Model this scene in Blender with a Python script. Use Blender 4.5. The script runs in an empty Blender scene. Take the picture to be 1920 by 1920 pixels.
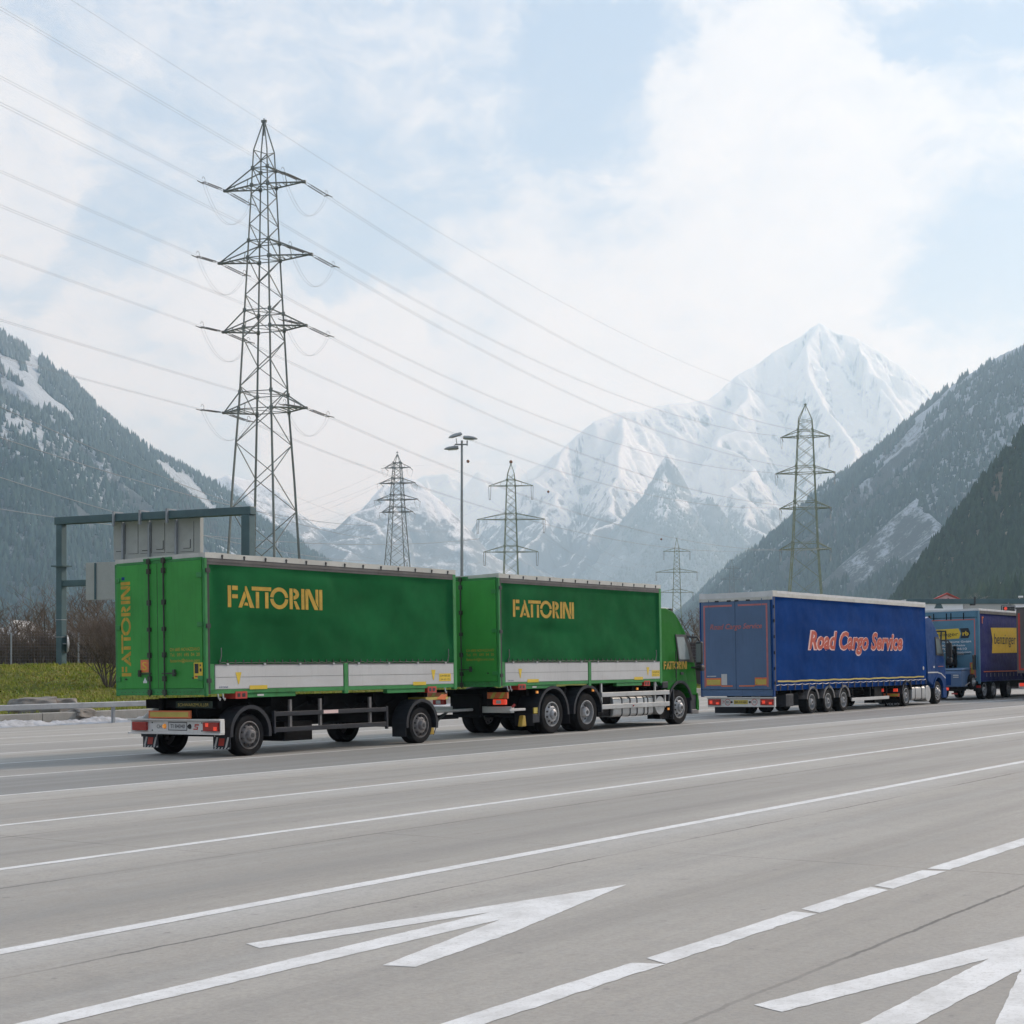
import bpy, bmesh, math, random
import numpy as np
from mathutils import Vector, Matrix
R = math.radians
sc = bpy.context.scene
COL = sc.collection
FP = 2850.0      # focal length, in pixels of the 1920 px photograph
HC = 1.933       # eye height above the lane the lorries stand in
HOR = 1228.0     # horizon row

# ------------------------------------------------------------------ camera
cam_d = bpy.data.cameras.new('camera'); cam = bpy.data.objects.new('camera', cam_d); COL.objects.link(cam)
cam.location = (0, 0, HC); cam.rotation_euler = (R(90), 0, 0)
cam_d.sensor_width = 36; cam_d.lens = 36*FP/1920; cam_d.shift_y = (HOR-960)/1920
cam_d.clip_start = 0.1; cam_d.clip_end = 60000
sc.camera = cam

# ------------------------------------------------------------------ world, sun, exposure
SUN_AZ = (0.80, 0.60); SUN_EL = R(33)
sc.view_settings.view_transform = 'Standard'; sc.view_settings.look = 'None'
sc.view_settings.exposure = 0.16; sc.view_settings.gamma = 1.0
sc.cycles.use_adaptive_sampling = True; sc.cycles.adaptive_threshold = .025; sc.cycles.volume_bounces = 2; sc.cycles.max_bounces = 6; sc.cycles.diffuse_bounces = 3
sc.cycles.glossy_bounces = 3; sc.cycles.transmission_bounces = 4
sc.cycles.use_denoising = True
sc.cycles.sample_clamp_indirect = 4.0

def N(nt, typ, **kw):
    n = nt.nodes.new(typ)
    for k, v in kw.items():
        if k.startswith('i_'):
            key = k[2:]; key = int(key) if key.isdigit() else key.replace('_', ' ')
            n.inputs[key].default_value = v
        else: setattr(n, k, v)
    return n
def L(nt, a, b): nt.links.new(a, b)
def MATH(nt, op, a, b=None, c=None, clamp=False):
    n = nt.nodes.new('ShaderNodeMath'); n.operation = op; n.use_clamp = clamp
    for i, x in enumerate((a, b, c)):
        if x is None: continue
        if isinstance(x, (int, float)): n.inputs[i].default_value = x
        else: nt.links.new(x, n.inputs[i])
    return n.outputs[0]
def RANGE(nt, x, a, b, c=0.0, d=1.0, smooth=True):
    n = nt.nodes.new('ShaderNodeMapRange'); n.interpolation_type = 'SMOOTHSTEP' if smooth else 'LINEAR'
    nt.links.new(x, n.inputs[0])
    for i, v in enumerate((a, b, c, d)): n.inputs[i+1].default_value = v
    return n.outputs[0]
def MIX(nt, fac, a, b, mode='MIX'):
    n = nt.nodes.new('ShaderNodeMix'); n.data_type = 'RGBA'; n.blend_type = mode
    if isinstance(fac, (int, float)): n.inputs[0].default_value = fac
    else: nt.links.new(fac, n.inputs[0])
    for i, x in ((6, a), (7, b)):
        if isinstance(x, (tuple, list)): n.inputs[i].default_value = (*x[:3], 1)
        else: nt.links.new(x, n.inputs[i])
    return n.outputs[2]
def NOISE(nt, vec, scale, detail=4, rough=.55, dist=0.0):
    n = N(nt, 'ShaderNodeTexNoise'); n.inputs['Scale'].default_value = scale
    n.inputs['Detail'].default_value = detail; n.inputs['Roughness'].default_value = rough
    n.inputs['Distortion'].default_value = dist
    if vec is not None: nt.links.new(vec, n.inputs['Vector'])
    return n.outputs['Fac']
def SCALEV(nt, vec, s):
    n = N(nt, 'ShaderNodeMapping'); n.inputs['Scale'].default_value = s; nt.links.new(vec, n.inputs[0]); return n.outputs[0]

w = bpy.data.worlds.new('World'); sc.world = w; w.use_nodes = True
nt = w.node_tree; nt.nodes.clear()
out = N(nt, 'ShaderNodeOutputWorld'); bg = N(nt, 'ShaderNodeBackground')
sky = N(nt, 'ShaderNodeTexSky'); sky.sky_type = 'NISHITA'; sky.sun_disc = False
sky.sun_elevation = SUN_EL; sky.sun_rotation = math.atan2(SUN_AZ[0], SUN_AZ[1])
sky.altitude = 500; sky.air_density = 1.0; sky.dust_density = 1.5
tc = N(nt, 'ShaderNodeTexCoord')
sep = N(nt, 'ShaderNodeSeparateXYZ'); L(nt, tc.outputs['Generated'], sep.inputs[0])
# azimuth (from +Y) and elevation, in degrees
az = MATH(nt, 'MULTIPLY', MATH(nt, 'ARCTAN2', sep.outputs[0], sep.outputs[1]), 57.2958)
el = MATH(nt, 'MULTIPLY', MATH(nt, 'ARCSINE', sep.outputs[2]), 57.2958)
wc = N(nt, 'ShaderNodeCombineXYZ'); L(nt, az, wc.inputs[0]); L(nt, el, wc.inputs[1])
wn = N(nt, 'ShaderNodeTexNoise'); wn.inputs['Scale'].default_value = .16; wn.inputs['Detail'].default_value = 6; wn.inputs['Roughness'].default_value = .6
L(nt, wc.outputs[0], wn.inputs['Vector'])
wv = N(nt, 'ShaderNodeVectorMath', operation='SUBTRACT'); L(nt, wn.outputs['Color'], wv.inputs[0]); wv.inputs[1].default_value = (.5, .5, .5)
wm = N(nt, 'ShaderNodeVectorMath', operation='MULTIPLY_ADD'); L(nt, wv.outputs[0], wm.inputs[0]); wm.inputs[1].default_value = (7, 6, 0); L(nt, wc.outputs[0], wm.inputs[2])
P = wm.outputs[0]
def blob(px, py, rx, ry, amp, edge=.5):
    """a cloud bank (amp > 0) or a blue gap (amp < 0), at an azimuth and elevation"""
    a0 = math.degrees(math.atan((px-960)/FP)); e0 = math.degrees(math.atan((HOR-py)/math.hypot(FP, px-960)))
    s = N(nt, 'ShaderNodeVectorMath', operation='SUBTRACT'); L(nt, P, s.inputs[0]); s.inputs[1].default_value = (a0, e0, 0)
    m = N(nt, 'ShaderNodeVectorMath', operation='MULTIPLY'); L(nt, s.outputs[0], m.inputs[0]); m.inputs[1].default_value = (50/rx, 50/ry, 0)
    ln = N(nt, 'ShaderNodeVectorMath', operation='LENGTH'); L(nt, m.outputs[0], ln.inputs[0])
    return RANGE(nt, ln.outputs['Value'], edge, 1.0+(1-edge)*.4, amp, 0.0)
acc = None
for b in [(1420, 300, 290, 330, .75), (1330, 620, 420, 190, .6), (1460, 90, 150, 110, .5, .8), (1010, 640, 260, 240, .45), (1800, 260, 260, 130, .4),
          (1800, 65, 90, 22, .4), (640, 760, 190, 230, .95, .8), (700, 900, 200, 110, .5), (480, 590, 170, 110, .55, .85), (300, 640, 200, 170, .4, .85), (30, 280, 110, 200, .55, .75),
          (40, 800, 300, 260, .35), (1700, 760, 260, 130, .45), (560, 120, 420, 150, .12), (120, 90, 200, 120, .1),
          (1740, 30, 260, 70, -.6), (1880, 430, 130, 130, -.45), (1830, 560, 170, 90, -.5), (1080, 170, 150, 150, -.5), (1180, 80, 220, 60, -.4), (640, 380, 190, 180, -.28), (250, 430, 120, 90, -.2),
          (720, 180, 160, 100, -.15), (1650, 470, 150, 40, -.15)]:
    o = blob(*b); acc = o if acc is None else MATH(nt, 'ADD', acc, o)
fb = NOISE(nt, SCALEV(nt, wc.outputs[0], (1, 1.7, 1)), .28, 8, .62, .6)
fine = NOISE(nt, SCALEV(nt, P, (1, 2.2, 1)), .55, 6, .6)
cm = MATH(nt, 'ADD', MATH(nt, 'ADD', acc, MATH(nt, 'MULTIPLY', MATH(nt, 'SUBTRACT', fb, .5), 1.7)), MATH(nt, 'MULTIPLY', MATH(nt, 'SUBTRACT', fine, .5), 1.05))
mask = RANGE(nt, cm, -.58, .55, .12, 1.0)
skyc = N(nt, 'ShaderNodeVectorMath', operation='SCALE'); L(nt, sky.outputs[0], skyc.inputs[0]); skyc.inputs[3].default_value = .11
gap = MIX(nt, .8, skyc.outputs[0], (.30, .43, .66))
shade = NOISE(nt, SCALEV(nt, P, (1, 1.6, 1)), .42, 9, .62, .3)
cloud = MIX(nt, MATH(nt, 'ADD', RANGE(nt, cm, -.3, 1.1, 0, .75), MATH(nt, 'MULTIPLY', MATH(nt, 'SUBTRACT', shade, .42), 1.1), clamp=True), (.62, .68, .785), (.85, .865, .885))
colr = MIX(nt, mask, gap, cloud)
L(nt, colr, bg.inputs[0]); bg.inputs[1].default_value = 1.0; L(nt, bg.outputs[0], out.inputs[0])

sd = bpy.data.lights.new('sun', 'SUN'); sun = bpy.data.objects.new('sun', sd); COL.objects.link(sun)
sd.energy = 3.3; sd.angle = R(9); sd.color = (1, .96, .90)
dv = Vector((SUN_AZ[0]*math.cos(SUN_EL), SUN_AZ[1]*math.cos(SUN_EL), math.sin(SUN_EL)))
sun.rotation_euler = dv.to_track_quat('Z', 'Y').to_euler()

# ------------------------------------------------------------------ helpers
def at(px, py, Y): return Vector(((px-960)/FP*Y, Y, HC+(HOR-py)/FP*Y))
def tag(o, label=None, cat=None, group=None, kind=None):
    if label: o['label'] = label
    if cat: o['category'] = cat
    if group: o['group'] = group
    if kind: o['kind'] = kind
    return o
def empty(name, loc=(0, 0, 0), rz=0.0):
    o = bpy.data.objects.new(name, None); COL.objects.link(o); o.location = loc; o.rotation_euler = (0, 0, rz); o.empty_display_size = .2
    return o
def copy_tree(o, parent=None, loc=None):
    c = o.copy(); COL.objects.link(c); c.parent = parent
    if loc is not None: c.location = loc
    for ch in [x for x in o.children]: copy_tree(ch, c)
    return c

class MB:
    def __init__(s): s.v = []; s.f = []
    def add(s, vs, fs):
        b = len(s.v); s.v += [tuple(v) for v in vs]; s.f += [tuple(b+i for i in f) for f in fs]; return s
    def box(s, x0, x1, y0, y1, z0, z1):
        return s.add([(x0,y0,z0),(x1,y0,z0),(x1,y1,z0),(x0,y1,z0),(x0,y0,z1),(x1,y0,z1),(x1,y1,z1),(x0,y1,z1)],
                     [(0,3,2,1),(4,5,6,7),(0,1,5,4),(1,2,6,5),(2,3,7,6),(3,0,4,7)])
    def prism(s, poly, a, b, axis='y'):
        """polygon in the two other axes, extruded from a to b"""
        n = len(poly)
        def p(q, t):
            return {'y': (q[0], t, q[1]), 'x': (t, q[0], q[1]), 'z': (q[0], q[1], t)}[axis]
        return s.add([p(q, a) for q in poly]+[p(q, b) for q in poly],
                     [tuple(range(n)), tuple(range(2*n-1, n-1, -1))]+[(i, i+n, (i+1) % n+n, (i+1) % n) for i in range(n)])
    def tube(s, p0, p1, r, n=8, r1=None, cap=True):
        p0 = Vector(p0); p1 = Vector(p1); d = p1-p0
        if d.length < 1e-6: return s
        q = d.to_track_quat('Z', 'Y'); r1 = r if r1 is None else r1
        vs = []
        for pp, rr in ((p0, r), (p1, r1)):
            for i in range(n):
                a = 2*math.pi*(i+.5)/n; vs.append(pp+q @ Vector((math.cos(a)*rr, math.sin(a)*rr, 0)))
        fs = [(i, (i+1) % n, (i+1) % n+n, i+n) for i in range(n)]
        if cap: fs += [tuple(range(n-1, -1, -1)), tuple(range(n, 2*n))]
        return s.add(vs, fs)
    def path(s, pts, r, n=6):
        pts = [Vector(p) for p in pts]; vs = []
        for i, p in enumerate(pts):
            d = (pts[min(i+1, len(pts)-1)]-pts[max(i-1, 0)])
            q = d.to_track_quat('Z', 'Y'); rr = r[i] if isinstance(r, (list, tuple)) else r
            for k in range(n):
                a = 2*math.pi*k/n; vs.append(p+q @ Vector((math.cos(a)*rr, math.sin(a)*rr, 0)))
        fs = []
        for i in range(len(pts)-1):
            for k in range(n): fs.append((i*n+k, i*n+(k+1) % n, (i+1)*n+(k+1) % n, (i+1)*n+k))
        fs += [tuple(range(n-1, -1, -1)), tuple(range((len(pts)-1)*n, len(pts)*n))]
        return s.add(vs, fs)
    def lathe(s, prof, c, axis='y', n=24, closed=False):
        """profile of (radius, offset along axis) turned about an axis through c"""
        vs = []
        for (r, t) in prof:
            for i in range(n):
                a = 2*math.pi*i/n; u, v = math.cos(a)*r, math.sin(a)*r
                vs.append({'y': (c[0]+u, c[1]+t, c[2]+v), 'x': (c[0]+t, c[1]+u, c[2]+v), 'z': (c[0]+u, c[1]+v, c[2]+t)}[axis])
        m = len(prof); fs = []
        for j in range(m if closed else m-1):
            j2 = (j+1) % m
            for i in range(n): fs.append((j*n+i, j*n+(i+1) % n, j2*n+(i+1) % n, j2*n+i))
        return s.add(vs, fs)
    def quad(s, *p): return s.add(p, [tuple(range(len(p)))])
    def xf(s, M): s.v = [tuple(M @ Vector(v)) for v in s.v]; return s
    def build(s, name, mat, parent=None, smooth=False, bevel=0, rec=True):
        me = bpy.data.meshes.new(name); me.from_pydata(s.v, [], s.f)
        if rec:
            bm = bmesh.new(); bm.from_mesh(me); bmesh.ops.recalc_face_normals(bm, faces=bm.faces); bm.to_mesh(me); bm.free()
        me.materials.append(mat); o = bpy.data.objects.new(name, me); COL.objects.link(o)
        if smooth: me.polygons.foreach_set('use_smooth', [True]*len(me.polygons))
        if parent is not None: o.parent = parent
        if bevel:
            b = o.modifiers.new('bevel', 'BEVEL'); b.width = bevel; b.segments = 2; b.limit_method = 'ANGLE'; b.angle_limit = R(35)
        if smooth:
            try: me.set_sharp_from_angle(angle=R(40))
            except Exception: pass
        return o

# ------------------------------------------------------------------ materials
def newmat(name):
    m = bpy.data.materials.new(name); m.use_nodes = True; nt = m.node_tree
    b = nt.nodes['Principled BSDF']; t = nt.nodes.new('ShaderNodeTexCoord')
    return m, nt, b, t.outputs['Object']
def paint(name, col, rough=.45, metal=0.0, var=.25, dirt=.35, dcol=(.06, .05, .04), scale=1.2, streak=False, bump=.0, bscale=60, spec=.5):
    """painted or moulded surface: tone drifts, grime gathers in patches, streaks run down"""
    m, nt, b, v = newmat(name)
    n1 = NOISE(nt, v, scale, 5, .6); c = MIX(nt, RANGE(nt, n1, .3, .7), tuple(x*(1-var) for x in col), tuple(min(1, x*(1+var*.6)) for x in col))
    n2 = NOISE(nt, SCALEV(nt, v, (6, 6, .5) if streak else (1, 1, 1)), 3 if streak else 4.5, 7, .65)
    c = MIX(nt, RANGE(nt, n2, .52, .85, 0, dirt), c, dcol)
    L(nt, c, b.inputs['Base Color']); b.inputs['Metallic'].default_value = metal
    L(nt, RANGE(nt, n2, .3, .8, max(.05, rough-.1), min(1, rough+.2)), b.inputs['Roughness'])
    b.inputs['Specular IOR Level'].default_value = spec
    if bump:
        bp = N(nt, 'ShaderNodeBump'); bp.inputs['Strength'].default_value = bump; bp.inputs['Distance'].default_value = .01
        L(nt, NOISE(nt, v, bscale, 3), bp.inputs['Height']); L(nt, bp.outputs[0], b.inputs['Normal'])
    return m
def lamp_mat(name, col, e):
    m, nt, b, v = newmat(name); b.inputs['Base Color'].default_value = (*col, 1); b.inputs['Roughness'].default_value = .2
    b.inputs['Emission Color'].default_value = (*col, 1); b.inputs['Emission Strength'].default_value = e; return m
GREEN = paint('door_green', (.045, .27, .05), .5, var=.15, dirt=.35, streak=True, scale=.8, spec=.2)
GREEN_FRAME = paint('frame_green', (.04, .22, .06), .5, spec=.3, var=.2, dirt=.6, dcol=(.04, .03, .02))
CAB_GREEN = paint('cab_green', (.006, .125, .008), .42, var=.1, dirt=.12, spec=.10)
TARP_G = paint('tarp_green', (.012, .105, .034), .8, spec=.03, var=.25, dirt=.25, dcol=(.035, .08, .045), scale=.7, bump=.25, bscale=90)
TARP_B = paint('tarp_blue', (.0025, .038, .17), .75, spec=.03, var=.2, dirt=.2, dcol=(.015, .045, .12), scale=.6, bump=.2, bscale=90)
DOOR_B = paint('door_blue', (.07, .125, .225), .45, var=.12, dirt=.3, scale=.5, streak=True)
CAB_BLUE = paint('cab_blue', (.005, .042, .16), .42, var=.1, dirt=.15, spec=.12)
DOOR_T = paint('door_teal', (.075, .19, .27), .45, var=.12, dirt=.25, streak=True)
TARP_V = paint('tarp_violet', (.010, .018, .12), .7, spec=.12, var=.25, dirt=.3, dcol=(.05, .015, .09), scale=.6)
BOARD = paint('alu_board', (.50, .49, .47), .5, var=.08, dirt=.35, dcol=(.22, .20, .17), streak=True, scale=.8)
ALU = paint('aluminium', (.45, .45, .44), .42, .55, var=.12, dirt=.4, dcol=(.15, .13, .1))
ROOFC = paint('roof_cream', (.50, .49, .44), .7, var=.15, dirt=.5, dcol=(.2, .18, .14))
SNOWROOF = paint('roof_frost', (.56, .56, .55), .8, var=.1, dirt=.35, dcol=(.4, .38, .34), scale=2)
RAILG = paint('rail_grey', (.085, .08, .075), .6, var=.25, dirt=.4)
BLACK = paint('chassis_black', (.007, .007, .008), .8, spec=.15, var=.4, dirt=.4, dcol=(.035, .03, .025))
PLASTIC = paint('guard_grey', (.022, .024, .030), .55, spec=.3, var=.2, dirt=.4, dcol=(.09, .085, .08))
TYRE = paint('tyre', (.009, .009, .010), .9, var=.3, dirt=.45, dcol=(.032, .030, .028), scale=5, spec=.2)
RIM = paint('rim_silver', (.36, .36, .36), .45, .3, var=.2, dirt=.6, dcol=(.07, .055, .045), scale=8)
RIMD = paint('rim_dirty', (.16, .15, .145), .6, .1, var=.3, dirt=.7, dcol=(.05, .04, .035), scale=9)
WHITE = paint('white_paint', (.62, .60, .56), .5, var=.08, dirt=.4, dcol=(.25, .2, .15), streak=True)
STEEL = paint('galvanised', (.30, .32, .34), .5, .35, var=.12, dirt=.3, dcol=(.14, .14, .14))
YEL = paint('letter_yellow', (.44, .265, .018), .6, var=.2, dirt=.35, dcol=(.16, .2, .05), scale=6)
YELB = paint('sticker_yellow', (.65, .45, .03), .5, var=.1, dirt=.2)
RED = paint('red_paint', (.45, .035, .02), .5, var=.2, dirt=.3)
REFO = paint('reflector_orange', (.65, .16, .05), .35, var=.1, dirt=.2)
REFY = paint('reflector_yellow', (.50, .38, .07), .35, var=.15, dirt=.2)
WHT = paint('letter_white', (.7, .7, .7), .5, var=.05, dirt=.1)
PINK = paint('letter_rim', (.70, .50, .46), .5, var=.05, dirt=.1)
REDL = paint('letter_red', (.43, .05, .014), .5, var=.12, dirt=.1)
REDF = paint('letter_faded_red', (.42, .13, .12), .5, var=.12, dirt=.2)
INK = paint('ink_black', (.02, .02, .02), .5, var=.1, dirt=.0)
TEAL = paint('gantry_teal', (.055, .105, .115), .5, var=.15, dirt=.25, dcol=(.1, .13, .13))
SIGNB = paint('sign_back', (.36, .37, .35), .6, var=.06, dirt=.25, dcol=(.2, .2, .18))
PYL = paint('pylon_steel', (.17, .185, .17), .7, 0, var=.2, dirt=.3)
PYLG = paint('pylon_green', (.21, .24, .16), .7, 0, var=.2, dirt=.3)
WIRE = paint('wire', (.28, .30, .32), .6, 0, var=.1, dirt=.0)
INS = paint('insulator', (.13, .125, .12), .4, 0, var=.1, dirt=.0)
TAIL = lamp_mat('tail_red', (.30, .025, .02), .03)
TAILON = lamp_mat('tail_lit', (.75, .06, .03), .45)
AMBER = lamp_mat('amber', (.8, .30, .05), .25)
m_, nt_, b_, v_ = newmat('cab_glass'); GLASS = m_
b_.inputs['Base Color'].default_value = (.17, .20, .19, 1); b_.inputs['Roughness'].default_value = .06; b_.inputs['Specular IOR Level'].default_value = .9
# ================================================================== road frame: x along the lanes, y away from the eye, tilted 1.1 degrees for drainage
TH = math.atan2(2035, FP); LU = Vector((math.sin(TH), math.cos(TH), 0)); LN = Vector((-math.cos(TH), math.sin(TH), 0))
TILT = .0192; D0 = 21.25
RM = Matrix.Translation(LN*D0) @ Matrix.Rotation(R(90)-TH, 4, 'Z') @ Matrix.Rotation(-math.atan(TILT), 4, 'X')
def zg(x, y): return -TILT*(LN.x*x+LN.y*y-D0)
def g2r(px, py):
    dx = (px-960)/FP; dz = (HOR-py)/FP; nd = LN.x*dx+LN.y
    t = (-TILT*-D0-HC)/(dz+TILT*nd); x, y = t*dx, t
    return LU.x*x+LU.y*y, LN.x*x+LN.y*y-D0       # road-frame x, y
def rw(s, d, z):
    """world point from distance along the lanes, distance across them, absolute height"""
    return Vector((LU.x*s+LN.x*d, LU.y*s+LN.y*d, z))

# ---- concrete paving
m, nt, b, v = newmat('concrete_paving'); CONC = m
sp = N(nt, 'ShaderNodeSeparateXYZ'); L(nt, v, sp.inputs[0]); X, Y = sp.outputs[0], sp.outputs[1]
D = MATH(nt, 'ADD', Y, D0)
big = NOISE(nt, SCALEV(nt, v, (.10, .5, 1)), 1.0, 5, .6)
streak = NOISE(nt, SCALEV(nt, v, (.06, 2.4, 1)), 1.0, 6, .6)
grain = NOISE(nt, v, 28, 4, .75); grain2 = NOISE(nt, v, 140, 2, .8)
c = MIX(nt, RANGE(nt, big, .3, .7), (.33, .308, .272), (.40, .374, .332))
def band(x, lo, hi, soft):
    return MATH(nt, 'MULTIPLY', RANGE(nt, x, lo-soft, lo+soft), RANGE(nt, x, hi-soft, hi+soft, 1, 0))
# worn darker lanes under the lorries, light unworn strips along the lines
c = MIX(nt, MATH(nt, 'MULTIPLY', band(D, 17.15, 20.4, .06), .8), c, (.19, .192, .188))
c = MIX(nt, MATH(nt, 'MULTIPLY', band(D, 20.5, 23.7, .25), .45), c, (.19, .19, .185))
c = MIX(nt, MATH(nt, 'MULTIPLY', band(D, 27.0, 30.2, .5), .25), c, (.24, .24, .24))
for lo, hi, am in ((6.7, 7.3, .7), (12.75, 13.5, .6), (9.9, 10.4, .5), (16.2, 17.0, .7), (19.9, 20.3, .3), (26.3, 26.9, .45), (33.2, 33.7, .4), (5.0, 6.0, .15)):
    g = MATH(nt, 'MULTIPLY', RANGE(nt, D, lo-.25, hi), RANGE(nt, D, hi, hi+.12, 1, 0))
    patch = RANGE(nt, NOISE(nt, SCALEV(nt, v, (.09, .02, 1)), 1, 3, .6), .35, .62)
    c = MIX(nt, MATH(nt, 'MULTIPLY', MATH(nt, 'MULTIPLY', g, patch), am), c, (.50, .49, .465))
for lo, hi, am in ((7.9, 9.3, .22), (11.2, 12.4, .25), (14.2, 15.6, .22), (1.2, 3.2, .12)):
    c = MIX(nt, MATH(nt, 'MULTIPLY', band(D, lo, hi, .5), am), c, (.21, .205, .195))
c = MIX(nt, RANGE(nt, streak, .50, .8, 0, .26), c, (.215, .21, .20))
for dd in (1.6, 4.9, 6.0, 8.1, 9.4, 11.2, 12.3, 14.4, 15.6, 21.4, 22.8):
    tr0 = RANGE(nt, MATH(nt, 'ABSOLUTE', MATH(nt, 'ADD', MATH(nt, 'SUBTRACT', D, dd), MATH(nt, 'MULTIPLY', MATH(nt, 'SUBTRACT', NOISE(nt, SCALEV(nt, v, (.07, .0, 1)), 1, 2), .5), 1.2))), .05, .42, .30, 0)
    c = MIX(nt, MATH(nt, 'MULTIPLY', tr0, RANGE(nt, NOISE(nt, SCALEV(nt, v, (.2, 4, 1)), 1.2, 5, .7), .3, .6)), c, (.20, .195, .185))
c = MIX(nt, RANGE(nt, NOISE(nt, v, .55, 6, .7, .5), .60, .72, 0, .28), c, (.22, .21, .195))
c = MIX(nt, RANGE(nt, NOISE(nt, SCALEV(nt, v, (1, .8, 1)), 3.1, 5, .6), .70, .76, 0, .5), c, (.14, .135, .13))
c = MIX(nt, RANGE(nt, NOISE(nt, SCALEV(nt, v, (.05, 3.5, 1)), 1.3, 4, .6), .55, .8, 0, .12), c, (.43, .42, .40))
c = MIX(nt, RANGE(nt, NOISE(nt, v, 4.5, 7, .75), .42, .7, 0, .30), c, (.23, .222, .208))
c = MIX(nt, RANGE(nt, grain, .35, .7, .0, .38), c, (.20, .195, .185))
c = MIX(nt, RANGE(nt, grain2, .55, .8, 0, .35), c, (.46, .45, .43))
c = MIX(nt, RANGE(nt, NOISE(nt, v, 9, 2, .5), .70, .76, 0, .45), c, (.17, .165, .16))
# slab joints: long ones wander a little beside the lines, cross ones every 5.2 m
wob = MATH(nt, 'MULTIPLY', MATH(nt, 'SUBTRACT', NOISE(nt, SCALEV(nt, v, (1.5, .1, 1)), 2.5, 5, .7), .5), .07)
jn = RANGE(nt, NOISE(nt, v, .7, 4), .36, .6, .25, 1)
for dj in (6.62, 9.5, 12.55, 15.9, 3.2, -.2, 26.0):
    e = MATH(nt, 'ABSOLUTE', MATH(nt, 'ADD', MATH(nt, 'SUBTRACT', D, dj), wob))
    c = MIX(nt, MATH(nt, 'MULTIPLY', RANGE(nt, e, .006, .022, .8, 0), jn), c, (.09, .085, .08))
fx = MATH(nt, 'ADD', X, MATH(nt, 'MULTIPLY', MATH(nt, 'FLOOR', MATH(nt, 'DIVIDE', D, 9.5)), 1.9))
cr = MATH(nt, 'ABSOLUTE', MATH(nt, 'SUBTRACT', MATH(nt, 'FRACT', MATH(nt, 'DIVIDE', MATH(nt, 'ADD', fx, wob), 7.4)), .5))
c = MIX(nt, MATH(nt, 'MULTIPLY', RANGE(nt, cr, .0006, .0022, .55, 0), jn), c, (.09, .085, .08))
L(nt, c, b.inputs['Base Color']); L(nt, RANGE(nt, streak, .3, .7, .62, .85), b.inputs['Roughness']); b.inputs['Specular IOR Level'].default_value = .35
bp = N(nt, 'ShaderNodeBump'); bp.inputs['Strength'].default_value = .35; bp.inputs['Distance'].default_value = .01
L(nt, grain, bp.inputs['Height']); L(nt, bp.outputs[0], b.inputs['Normal'])

mb = MB(); nx, ny = 24, 8
xs = np.linspace(-70, 420, nx); ys = np.linspace(-62, 41.9-D0, ny)
mb.add([(x, y, 0) for y in ys for x in xs], [(j*nx+i, j*nx+i+1, (j+1)*nx+i+1, (j+1)*nx+i) for j in range(ny-1) for i in range(nx-1)])
road = mb.build('road', CONC); road.matrix_world = RM; tag(road, kind='structure')

# ---- painted lines: thermoplastic, worn
m, nt, b, v = newmat('road_paint'); RP = m
n1 = NOISE(nt, v, 3, 6, .7); n2 = NOISE(nt, v, 26, 4, .7)
c = MIX(nt, RANGE(nt, n1, .35, .7), (.72, .72, .71), (.55, .545, .53)); c = MIX(nt, RANGE(nt, n2, .50, .72, 0, .6), c, (.44, .43, .40))
n3 = NOISE(nt, SCALEV(nt, v, (.6, 3, 1)), 2.2, 8, .78); c = MIX(nt, RANGE(nt, n3, .60, .70, 0, .8), c, (.38, .365, .335))
c = MIX(nt, RANGE(nt, NOISE(nt, v, 60, 3, .8), .55, .7, 0, .5), c, (.40, .39, .36))
L(nt, c, b.inputs['Base Color']); b.inputs['Roughness'].default_value = .7
rnd = random.Random(3)
def strip(x0, x1, d, wd, name='lane_line', rag=.0, step=.5):
    mb = MB(); n = max(2, int((x1-x0)/step)); y = d-D0
    up, lo = [], []
    for i in range(n+1):
        x = x0+(x1-x0)*i/n
        a = rnd.uniform(-1, 1)*rag; c2 = (rnd.uniform(-1, 1) if rnd.random() < .6 else rnd.uniform(0, 3))*rag
        e = rnd.uniform(-.06, .06) if i in (0, n) and rag else 0
        up.append((x+e, y+wd/2+a, .0025)); lo.append((x-e, y-wd/2+c2, .0025))
    k = n+1
    mb.add(lo+up, [(i, i+1, k+i+1, k+i) for i in range(n)])
    return mb.build(name, RP, road, rec=False)
for d, wd in ((7.28, .145), (10.45, .13), (13.6, .12), (17.1, .10), (20.42, .10), (23.65, .11), (26.95, .13), (30.4, .12), (33.8, .14), (37.4, .12)):
    strip(-60, 400, d, wd, rag=.004, step=1.2)
strip(-60, 400, .65, .15, rag=.004, step=1.2)
# the broken line nearest the eye: worn through at the joints, edges chipped
brk = [g2r(px, py)[0] for px, py in ((1240, 1806), (1530, 1711), (1668, 1666), (1757, 1632))]
x0 = -50.0
for i, bx in enumerate(brk+[60.0]):
    strip(x0, bx-.045, 4.0, .17, rag=.005, step=.09 if i < 5 else 1); x0 = bx+.03 if i != 3 else bx+.05
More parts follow.
